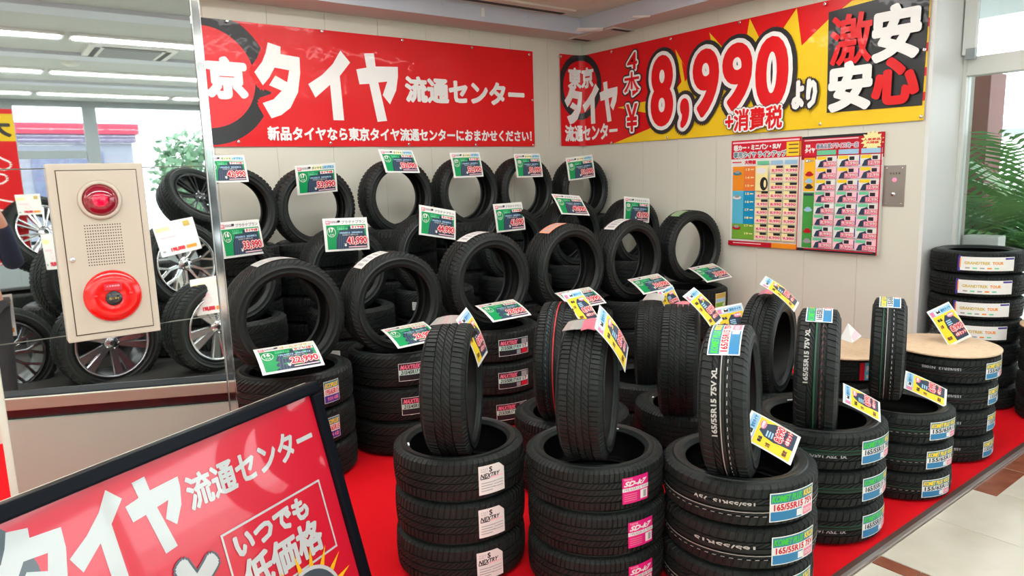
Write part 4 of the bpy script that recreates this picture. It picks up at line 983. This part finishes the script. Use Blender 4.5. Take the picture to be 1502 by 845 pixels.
boxo('left_trim', (mx0-.019, YM+.002, 0), (mx0-.001, YM+.011, ZC-.001), WALL, pil)

bxl, bxr = .1345*k25, .3395*k25; bzt, bzb = EYE+.060*k25, EYE-.370*k25; bw, bh = bxr-bxl, bzt-bzb
al = thing('fire_alarm_box', 'cream fire alarm box with red lamp and red call point on the mirror pillar', 'alarm box', (bxl, YM-.0005, bzb))
dp = .03
def A3(fx_, fz_, y=0): return Vector((bw*fx_, -dp-y, bh*(1-fz_)))
boxo('housing', (0, -dp, 0), (bw, 0, bh), BOXC, al, .004)
boxo('door_gap', (bw*.085, -dp-.0006, bh*.035), (bw*.925, -dp+.001, bh*.965), BOXG, al)
boxo('door', (bw*.095, -dp-.004, bh*.041), (bw*.916, -dp, bh*.960), BOXC, al, .0015)
Rx = Matrix.Rotation(PI/2, 4, 'X')
lc = A3(.50, .205, .004)
q = MB(); q.lathe([(.056, 0), (.060, .004), (.056, .010), (.049, .012), (.047, .006), (.047, 0)], 48, Matrix.Translation(lc) @ Rx, close=False); q.obj('lamp_ring', BOXC, al)
q = MB(); q.lathe([(.0465*math.cos(t*PI/24), .030*math.sin(t*PI/24)) for t in range(13)], 48, Matrix.Translation(lc-Vector((0, .004, 0))) @ Rx); q.obj('lamp_dome', DOMER, al)
q = MB(); q.lathe([(.0, .018), (.012, .015), (.017, .008), (.017, 0)], 20, Matrix.Translation(lc-Vector((0, .0006, 0))) @ Rx); q.obj('lamp_bulb', LAMPG, al)
q = MB(); q.lathe([(.0, .0015), (.045, .0012)], 30, Matrix.Translation(lc) @ Rx); q.obj('lamp_base', mat('lamp_base', (.25, .02, .04), .4), al)
q = MB()
for i in range(15):
    for j in range(15):
        c = A3(.31+.37*i/14, .345+.225*j/14, .0042); q.lathe([(0, 0), (.0021, 0)], 6, Matrix.Translation(c) @ Rx)
tag(q.obj('speaker_holes', BOXG, al), kind='stuff')
q = MB(); q.lathe([(0, .006), (.006, .006), (.0085, .003), (.0085, 0)], 16, Matrix.Translation(A3(.145, .53, .004)) @ Rx); q.obj('door_lock', CHROME, al)
dc = A3(.515, .755, .004)
q = MB(); q.lathe([(0, .016), (.028, .016), (.034, .019), (.055, .0175), (.074, .010), (.080, .004), (.080, 0)], 56, Matrix.Translation(dc) @ Rx); q.obj('red_call_point', REDP, al)
q = MB(); q.lathe([(0, .0215), (.021, .0215), (.023, .0185), (.023, .015)], 32, Matrix.Translation(dc-Vector((0, 0, .006))) @ Rx); q.obj('press_button', BLKP, al)
boxo('name_plate', (dc.x-.024, dc.y-.0225, dc.z+.020), (dc.x+.025, dc.y-.016, dc.z+.040), mat('plate_pink', lin(206, 44, 62), .4), al, .001)
pr = Print(.0001); pr.text('火災報知機', dc.x-.018, dc.z+.030, dc.x+.018, dc.z+.036, I_LPINK); pr.text('強く押す', dc.x-.014, dc.z-.010, dc.x+.014, dc.z-.002, I_GOLD)
link('lettering', pr.mesh('lettering', lambda u, v, h: (u, dc.y-.0232-h, v)), al)
for sx in (-1, 1):
    q = MB(); q.lathe([(0, .0035), (.004, .003), (.006, 0)], 12, Matrix.Translation(dc+Vector((sx*.048, -.0168, .004))) @ Rx); q.obj('screw', REDP, al)

# ------------------------------------------------------------------ foreground sign stand
d1 = Vector((.896756, .442526, 0)); d2 = Vector((-.111087, .225112, .967979)); nS = d1.cross(d2).normalized()
SSC = 2.032; P0 = Vector((.442401, 1.180766, -.350846))*SSC+CAM0; SW, SH = .67, .450
Ms = Matrix((d1, -nS*-1, d2)).transposed()
Ms = Matrix(((d1.x, -nS.x, d2.x), (d1.y, -nS.y, d2.y), (d1.z, -nS.z, d2.z))).to_4x4()   # local x right, local y away from the viewer, local z up
if (-nS).dot(P0-CAM0) < 0: Ms = Matrix(((d1.x, nS.x, d2.x), (d1.y, nS.y, d2.y), (d1.z, nS.z, d2.z))).to_4x4()
Ms.translation = P0; Ms = Ms @ Matrix.Scale(SSC, 4)
sg = thing('framed_poster', 'black framed red poster panel leaning on the floor in the left foreground', 'sign', M=Ms)
fw = .021
q = MB(); R0 = .014
def frame_bar(q, x0, z0, x1, z1): q.box((x0, -.006, z0), (x1, .022, z1), None, None, .004)
f = MB(); frame_bar(f, -SW, -fw, 0, 0); f.obj('frame_top', BLKM, sg)
f = MB(); frame_bar(f, -SW, -SH, 0, -SH+fw); f.obj('frame_bottom', BLKM, sg)
f = MB(); frame_bar(f, -fw, -SH+fw+.0005, 0, -fw-.0005); f.obj('frame_side', BLKM, sg)
f = MB(); frame_bar(f, -SW, -SH+fw+.0005, -SW+fw, -fw-.0005); f.obj('frame_side', BLKM, sg)
boxo('backing_board', (-SW+fw, .010, -SH+fw), (-fw, .016, -fw), BLKP, sg)
ps = Print(.0001)
ps.rect(-SW+fw, -SH+fw, -fw, -fw, POST)
ps.ell(-.60, -.10, .105, .11, P_DARK, 40, .72, clip=(-SW+fw, -SH+fw, -fw, -fw))
for ch, a, b in (('タ', -.547, -.462), ('イ', -.463, -.383), ('ヤ', -.382, -.300)): ps.heavy(ch, a, -.155 if ch != 'ヤ' else -.147, b, -.033 if ch != 'ヤ' else -.037, P_WHITE)
ps.text('京', -.632, -.13, -.565, -.06, P_WHITE, .005)
ps.text('流通センター', -.293, -.111, -.041, -.063, P_WHITE, .0013, n=10)
a0, a1, b0, b1 = -.262, -.052, -.285, -.163; lw = .0035
for r_ in ((a0, b1-lw, a1, b1), (a0, b0, a0+lw, b1), (a1-lw, b0, a1, b1), (a0, b0, a1, b0+lw)): ps.rect(*r_, P_WHITE)
ps.text('いつでも', -.243, -.209, -.093, -.174, P_WHITE, .0020, n=10); ps.text('低価格', -.243, -.272, -.080, -.218, P_WHITE, .0020, n=10)
ps.text('と', -.338, -.262, -.280, -.172, P_WHITE, .007, out=((P_DARK, .0105),), n=12); ps.text('もっ', -.47, -.262, -.35, -.172, P_WHITE, .007, out=((P_DARK, .0105),), n=12)
cx_, cz_ = -.135, -.352
for k in range(9):
    a = -.1+k*.36; ps.poly([(cx_+.06*math.cos(a-.1), cz_+.06*math.sin(a-.1)), (cx_+.10*math.cos(a), cz_+.10*math.sin(a)), (cx_+.06*math.cos(a+.1), cz_+.06*math.sin(a+.1))], P_YEL)
ps.ell(cx_, cz_, .068, .068, P_WHITE, 40); ps.ell(cx_, cz_, .062, .062, P_DARK, 40); ps.ell(cx_, cz_, .038, .038, P_WHITE, 40)
link('poster_sheet', ps.mesh('poster_sheet', lambda u, v, h: (u, .0035-h, v)), sg)
boxo('rear_rail', (-SW+.002, .0225, -.023), (-.002, .028, .0), SATIN, sg, .0015)
boxo('rear_rail', (-SW+.002, .0225, -SH+.001), (-.002, .028, -SH+.021), SATIN, sg, .0015)
boxo('rear_panel', (-SW+.022, .0165, -SH+.022), (-.022, .0215, -.048), BEIGEP, sg)

# ------------------------------------------------------------------ reflected side of the shop (behind the camera)
def real(v): return Vector((v.x, 2*YM-v.y, v.z))
sdir = Vector((.889, .458, 0)); sin_ = Vector((.458, -.889, 0)); s0 = Vector((-.013, 5-5.55, 0)); ZR = .31
Mst = Matrix(((sdir.x, sin_.x, 0, s0.x), (sdir.y, sin_.y, 0, s0.y), (0, 0, 1, 0), (0, 0, 0, 1)))
st = thing('low_display_stage', 'low dark stage carrying the alloy wheels seen in the mirror', 'stage', M=Mst)
boxo('stage_body', (-.62, .02, 0), (1.75, 1.85, ZR-.03), BEIGEP, st)
boxo('stage_top', (-.64, .0, ZR-.03), (1.77, 1.87, ZR-.001), DARK, st)
def rim_mesh(R):
    q = MB(); W = .22
    q.lathe([(R, W*.46), (R-.008, W*.48), (R-.014, W*.42), (R-.018, W*.2), (R-.05, -.02), (R-.02, -W*.4), (R-.004, -W*.46)], 56); return q.mesh('rim_barrel', ALLOYD)
def lip_mesh(R, m):
    q = MB(); q.lathe([(R+.004, .098), (R+.003, .108), (R-.006, .112), (R-.012, .104), (R-.016, .095)], 64); return q.mesh('rim_lip', m)
def spoke_mesh(R, style, m):
    q = MB(); 
    def bar(p0, p1, w0, w1, z0, z1, t=.022):
        p0, p1 = Vector(p0), Vector(p1); d = (p1-p0).normalized(); n = Vector((-d.y, d.x, 0))
        a = [(*(p0+n*w0).xy, z0), (*(p1+n*w1).xy, z1), (*(p1-n*w1).xy, z1), (*(p0-n*w0).xy, z0)]
        b = [(x, y, z-t) for x, y, z in a]; e = [(x*.0+((p0 if i in (0, 3) else p1)+n*((w0 if i in (0, 3) else w1)*.8)*(1 if i < 2 else -1)).x, ((p0 if i in (0, 3) else p1)+n*((w0 if i in (0, 3) else w1)*.8)*(1 if i < 2 else -1)).y, z+.006) for i, (x, y, z) in enumerate(a)]
        q.poly(e); [q.poly([a[i], a[(i+1) % 4], e[(i+1) % 4], e[i]]) for i in range(4)]; [q.poly([b[i], b[(i+1) % 4], a[(i+1) % 4], a[i]]) for i in range(4)]; q.poly(b[::-1])
    if style == 'double':
        for s in (-1, 1): bar((.045, s*.012, 0), (R-.012, s*.044, 0), .014, .034, .075, .092)
    elif style == 'mesh':
        bar((.04, 0, 0), (R*.60, 0, 0), .013, .010, .070, .085)
        for s in (-1, 1): bar((R*.55, 0, 0), (R-.010, s*.040, 0), .008, .010, .084, .095)
    else:
        for s in (-1, 1): bar((.04, s*.004, 0), (R-.012, s*.026, 0), .007, .008, .07, .092)
    bmesh.ops.recalc_face_normals(q.bm, faces=q.bm.faces[:])
    return q.mesh('spoke', m)
WM = {}
def alloy(px, py, d, style, n, m, lb, th=20, tilt=0, rot=.2, roll=0):
    C = real(at(px, py, d)); th = math.radians(th)
    a = Vector((math.sin(th), math.cos(th), .0+tilt)).normalized(); up = Vector((0, 0, 1)); up = (up-a*up.dot(a)).normalized()
    Mx = Matrix((up, a.cross(up), a)).transposed().to_4x4(); Mx.translation = C
    t = tire('low18', Mx, lb, 'alloy wheels with tires on the reflected stage', 'alloy_wheel'); t['category'] = 'wheel'
    R = .235; key = (style, m.name)
    if key not in WM: WM[key] = (rim_mesh(R), lip_mesh(R, m), spoke_mesh(R, style, m))
    b, l, s = WM[key]; link('rim_barrel', b, t); link('rim_lip', l, t)
    for i in range(n):
        o = link('spoke', s, t); o.rotation_euler = (0, 0, rot+2*PI*i/n)
    q = MB(); q.lathe([(0, .092), (.020, .092), (.030, .086), (.052, .080), (.056, .05)], 24); h = q.obj('hub', m, t)
    q = MB(); q.lathe([(0, .0955), (.012, .095), (.018, .0925)], 20); q.obj('centre_cap', BLKP, t)
    for i in range(5):
        q = MB(); q.lathe([(0, .090), (.006, .090), (.007, .082)], 8, Matrix.Translation((.040*math.cos(rot+i*1.2566), .040*math.sin(rot+i*1.2566), .0))); q.obj('lug_nut', CHROME, t)
    return t
alloy(310, 478, 5.0, 'double', 5, ALLOY, 'bright double-spoke alloy wheel at the right end of the reflected stage', 20, 0, .63)
alloy(158, 501, 4.86, 'double', 5, mat('alloy_silver_shaded', (.35, .35, .38), .22, metal=1.), 'shade-darkened double-spoke alloy wheel reflected below the alarm box', 12, 0, .35)  # darker copy of the alloy silver, shade put into its colour
alloy(264, 388, 5.45, 'mesh', 10, ALLOY, 'silver mesh-spoke alloy wheel reflected right of the alarm box', 18, .10, .1)
alloy(118, 410, 5.35, 'thin', 10, ALLOYD, 'black and silver split-spoke alloy wheel reflected left of the alarm box', 30, .06, .2)
alloy(2, 520, 4.75, 'mesh', 9, ALLOYD, 'dark alloy wheel reflected at the left edge of the mirror', 12, 0, .1)
alloy(288, 295, 6.4, 'thin', 8, ALLOYD, 'dark alloy wheel leaning back at the top right of the reflection', 25, .8, .1)
alloy(60, 345, 6.0, 'thin', 9, ALLOY, 'silver alloy wheel reflected high at the left behind a white card', 25, .4, .3)
# lying tires that carry the upper wheels (real positions derived from the reflected ones)
def lying(px, py, d, n, desc):
    C = real(at(px, py, d)); stack('low18', C.x, C.y, n, .215, desc, .01, None, ZR)
lying(262, 430, 5.6, 2, 'reflected stack under the mesh-spoke wheel'); lying(105, 430, 5.55, 2, 'reflected stack under the split-spoke wheel')
lying(330, 430, 6.3, 3, 'reflected stack at the rear right'); lying(205, 430, 6.35, 3, 'reflected stack at the rear middle'); lying(30, 430, 6.2, 2, 'reflected stack at the rear left')
def wcard(c4, d, lb):
    P = [real(at(x, y, dd)) for (x, y), dd in zip(c4, d)]; o, U, V_ = P[3], P[2]-P[3], P[0]-P[3]; n = U.cross(V_).normalized()
    t = thing('white_price_card', lb, 'price card', group='white price cards on the reflected wheels'); q = MB(); q.keep = True
    if n.y < 0: n = -n
    q.poly([P[0], P[1], P[2], P[3]]); q.poly([p-n*.001 for p in P[::-1]]); q.obj('laminated_sheet', PAPER, t)
    p = Print(.00012); p.rect(.05, .72, .4, .84, I_LYEL); p.rect(.75, .74, .92, .9, I_GOLD); p.rect(.1, .5, .5, .56, I_LPINK); p.ell(.45, .38, .12, .1, I_LPINK, 16, .8); p.rect(.06, .1, .14, .16, I_GREY)
    p.text('198,000', .28, .08, .62, .2, I_RED, .01); p.rect(.66, .09, .92, .19, I_ORG)
    # the print is laid out left-right reversed in the shop so that it is read from the aisle
    link('printed_face', p.mesh('printed_face', lambda u, v, h: tuple(o+U*u+V_*v+n*(.0008+h))), t)
wcard([(21, 286), (58, 284), (63, 314), (27, 316)], (5.2,)*4, 'white price card reflected above the left black tires')
wcard([(59, 344), (86, 342), (95, 394), (69, 396)], (5.0, 5.0, 4.95, 4.95), 'white price card reflected just left of the alarm box')
wcard([(222, 330), (282, 318), (296, 364), (238, 378)], (5.2, 5.2, 5.1, 5.1), 'white price card reflected on the mesh-spoke wheel')
wcard([(278, 411), (330, 402), (336, 456), (285, 464)], (4.85, 4.85, 4.8, 4.8), 'white price card reflected on the bright double-spoke wheel')
wcard([(-14, 435), (17, 431), (25, 492), (-6, 497)], (4.5, 4.5, 4.45, 4.45), 'white price card reflected at the left edge of the mirror')
# red street flag near the far windows
fl = thing('flag_banner', 'tall red flag with white outlined kana reflected at the left edge of the mirror', 'flag', (0, 0, 0))
yv = 7.2; FT, FB = real(ony(17, 160, yv)), real(ony(26, 278, yv)); x1f = FT.x+.0; x0f = x1f-.45; yf = FT.y
boxo('cloth', (x0f, yf-.002, 1.0), (x1f, yf+.002, FT.z), V_RED, fl)
p = Print(.0006); fwid = x1f-x0f
# mirrored viewing comes from the mirror itself: the flag faces the aisle (+y)
def fm(u, v, h): return (x1f-u, yf+.0026+h, v)
p.rect(.0, FT.z-.26, fwid-.03, FT.z-.04, V_YEL); p.text('大', .03, FT.z-.22, .2, FT.z-.08, V_BLK, .008)
for k, ch in enumerate('タイヤ'): p.text(ch, .08, FT.z-.58-.33*k, .40, FT.z-.32-.33*k, V_RED, .02, out=((V_WHITE, .034),), n=12)
link('printed_lettering', p.mesh('printed_lettering', fm), fl)
q = MB(); q.tube([(x0f-.012, yf, .02), (x0f-.012, yf, FT.z+.15)], .012, 10); q.obj('pole', FRAMEW, fl); q = MB(); q.lathe([(0, 0), (.18, 0), (.17, .03), (.03, .05), (.0, .05)], 20, Matrix.Translation((x0f-.012, yf, 0))); q.obj('base', BLKP, fl)

# ------------------------------------------------------------------ plants outside / at the window
def palm(c, n, ln, seed, lb, hgt=.95, pot=True):
    g = random.Random(seed); t = thing('potted_palm', lb, 'plant', c)
    if pot:
        q = MB(); q.lathe([(0, 0), (.15, 0), (.19, .30), (.20, .30), (.20, .33), (.17, .33), (.165, .28), (0, .28)], 28); q.obj('pot', POTW, t)
    for i in range(n):
        a = 2*PI*i/n*1.618+g.random(); l = ln*(.75+.5*g.random()); rise = .5+.9*g.random(); q = MB(); pts = []
        for k in range(10):
            f = k/9; r = l*.62*f**1.25; z = .28+l*rise*(f-.42*f*f*(1.3-.3*rise)); pts.append(Vector((r*math.cos(a)+.02*math.cos(a), r*math.sin(a), z)))
        q.tube(pts, [.006-.0045*k/9 for k in range(10)], 5, STEM)
        for k in range(2, 10):
            p = pts[k]; d = (pts[k]-pts[k-1]).normalized(); s = d.cross(Vector((0, 0, 1))).normalized()
            for sg_ in (-1, 1):
                for sub in (0, .33, .66):
                    b = p-d*(l/9*sub); L_ = l*.34*math.sin(PI*(.25+.7*k/10)); tip = b+(s*sg_*.75+d*.75).normalized()*L_+Vector((0, 0, -.18*L_)); m_ = b.lerp(tip, .45)+Vector((0, 0, .04*L_)); w = d*.021
                    q.poly([b, m_-w, tip, m_+w], LEAF)
        q.obj('frond', LEAF, t)
    return t
palm((6.75, 2.45, .35), 26, 1.35, 1, 'large potted palm just outside the window nearest the frame')
palm((6.85, 1.70, .30), 26, 1.40, 4, 'large potted palm outside the window at the right picture edge')
q = MB(); q.box((5.66, 1.84, 0), (5.80, 2.07, EYE-.53), None, None, .01); tag(q.obj('planter_box', POTW), 'white planter edge outside the glass behind the tall tire stack', 'planter')

# ------------------------------------------------------------------ photographer, reflected at the left edge of the mirror
def skin_body(name, joints, edges, m, parent=None, sub=2, root=0):
    me = bpy.data.meshes.new(name); me.from_pydata([j[0] for j in joints], edges, []); me.materials.append(m)
    o = link(name, me, parent)
    o.modifiers.new('skin', 'SKIN'); s = o.modifiers.new('sub', 'SUBSURF'); s.levels = sub; s.render_levels = sub
    for i, j in enumerate(joints):
        r = j[1]; me.skin_vertices[0].data[i].radius = r if isinstance(r, tuple) else (r, r)
    me.skin_vertices[0].data[root].use_root = True
    o.modifiers['skin'].use_smooth_shade = True
    return o
bx_, by_ = -.10, -.42
J = [((bx_, by_, .94), (.14, .11)), ((bx_, by_, 1.12), (.13, .10)), ((bx_, by_+.01, 1.32), (.15, .11)), ((bx_, by_+.02, 1.43), (.07, .07)), ((bx_, by_+.03, 1.50), (.055, .06)), ((bx_, by_+.05, 1.58), (.075, .09)), ((bx_, by_+.05, 1.68), (.08, .095)), ((bx_, by_+.04, 1.74), (.05, .06)),
 ((bx_+.18, by_+.02, 1.38), .058), ((bx_+.24, by_+.08, 1.14), .046), ((bx_+.19, by_+.32, 1.43), .034), ((bx_+.17, by_+.37, 1.50), .028), ((bx_+.165, by_+.385, 1.55), (.014, .036)),
 ((bx_-.18, by_+.02, 1.38), .058), ((bx_-.22, by_+.10, 1.14), .046), ((bx_-.06, by_+.32, 1.43), .034), ((bx_-.03, by_+.37, 1.50), .028), ((bx_-.022, by_+.385, 1.55), (.014, .036)),
 ((bx_+.09, by_, .86), .09), ((bx_+.10, by_+.02, .48), .06), ((bx_+.10, by_-.02, .10), .04), ((bx_+.10, by_+.13, .035), (.035, .03)),
 ((bx_-.09, by_, .86), .09), ((bx_-.10, by_+.02, .48), .06), ((bx_-.10, by_-.02, .10), .04), ((bx_-.10, by_+.13, .035), (.035, .03))]
E_ = [(0, 1), (1, 2), (2, 3), (3, 4), (4, 5), (5, 6), (6, 7), (2, 8), (8, 9), (9, 10), (10, 11), (11, 12), (2, 13), (13, 14), (14, 15), (15, 16), (16, 17), (0, 18), (18, 19), (19, 20), (20, 21), (0, 22), (22, 23), (23, 24), (24, 25)]
per = skin_body('person', J, E_, SKIN); tag(per, 'person in navy jacket holding up a phone, reflected at the mirror left edge', 'person')
grow = lambda r, g: (r[0]+g, r[1]+g) if isinstance(r, tuple) else r+g
idx = [0, 1, 2, 3, 8, 9, 10, 13, 14, 15]; mp = {v: i for i, v in enumerate(idx)}
skin_body('jacket', [(J[i][0], grow(J[i][1], .014)) for i in idx], [(mp[a], mp[b]) for a, b in E_ if a in mp and b in mp], NAVY, per)
idx = [0, 18, 19, 20, 22, 23, 24]; mp = {v: i for i, v in enumerate(idx)}
skin_body('trousers', [(J[i][0], grow(J[i][1], .016)) for i in idx], [(mp[a], mp[b]) for a, b in E_ if a in mp and b in mp], TROU, per)
skin_body('hair', [((bx_, by_+.0, 1.62), (.075, .075)), ((bx_, by_+.01, 1.70), (.088, .09)), ((bx_, by_+.03, 1.755), (.07, .08))], [(0, 1), (1, 2)], HAIR, per)
for s in (-1, 1):
    q = MB(); q.lathe([(.011*math.sin(k*PI/8), .011*math.cos(k*PI/8)) for k in range(9)], 12, Matrix.Translation((bx_+s*.03, by_+.137, 1.645))); q.obj('eye', I_WHITE, per)
    q = MB(); q.lathe([(.0055*math.sin(k*PI/8), .0055*math.cos(k*PI/8)) for k in range(9)], 8, Matrix.Translation((bx_+s*.03, by_+.1455, 1.645))); q.obj('pupil', HAIR, per)
    q = MB(); q.lathe([(.02*math.sin(k*PI/8), .03*math.cos(k*PI/8)) for k in range(9)], 12, Matrix.Translation((bx_+s*.082, by_+.05, 1.635)) @ Matrix.Scale(.5, 4, Vector((1, 0, 0)))); q.obj('ear', SKIN, per)
    hx = bx_+(.165 if s > 0 else -.022)
    for k, ln_ in enumerate((.062, .07, .066, .052)):                   # fingers curled round the back of the phone
        z = 1.585-.019*k; base = Vector((hx+s*.004, by_+.375, z)); p1_, p2_, p3_ = base+Vector((s*.006, ln_*.45, 0)), base+Vector((-s*.010, ln_*.62, 0)), base+Vector((-s*.030, ln_*.62, 0))
        skin_body('finger', [(base, .0095), (p1_, .009), (p2_, .0085), (p3_, .0075)], [(0, 1), (1, 2), (2, 3)], SKIN, per, 1)
    skin_body('thumb', [(Vector((hx, by_+.372, 1.528)), .012), (Vector((hx-s*.012, by_+.372, 1.56)), .010), (Vector((hx-s*.028, by_+.378, 1.585)), .009)], [(0, 1), (1, 2)], SKIN, per, 1)
q = MB(); q.box((bx_+.005, by_+.386, 1.565), (bx_+.145, by_+.394, 1.635), None, None, .003); ph = q.obj('smartphone', BLKP); tag(ph, 'black phone held up by the reflected person', 'phone')
q = MB(); q.lathe([(0, .002), (.006, .002), (.007, 0)], 16, Matrix.Translation((bx_+.13, by_+.394, 1.62)) @ Matrix.Rotation(-PI/2, 4, 'X')); q.obj('camera_lens', CHROME, ph)
for o in bpy.data.objects:
    for k in ('kd', 'a'):
        if k in o: del o[k]
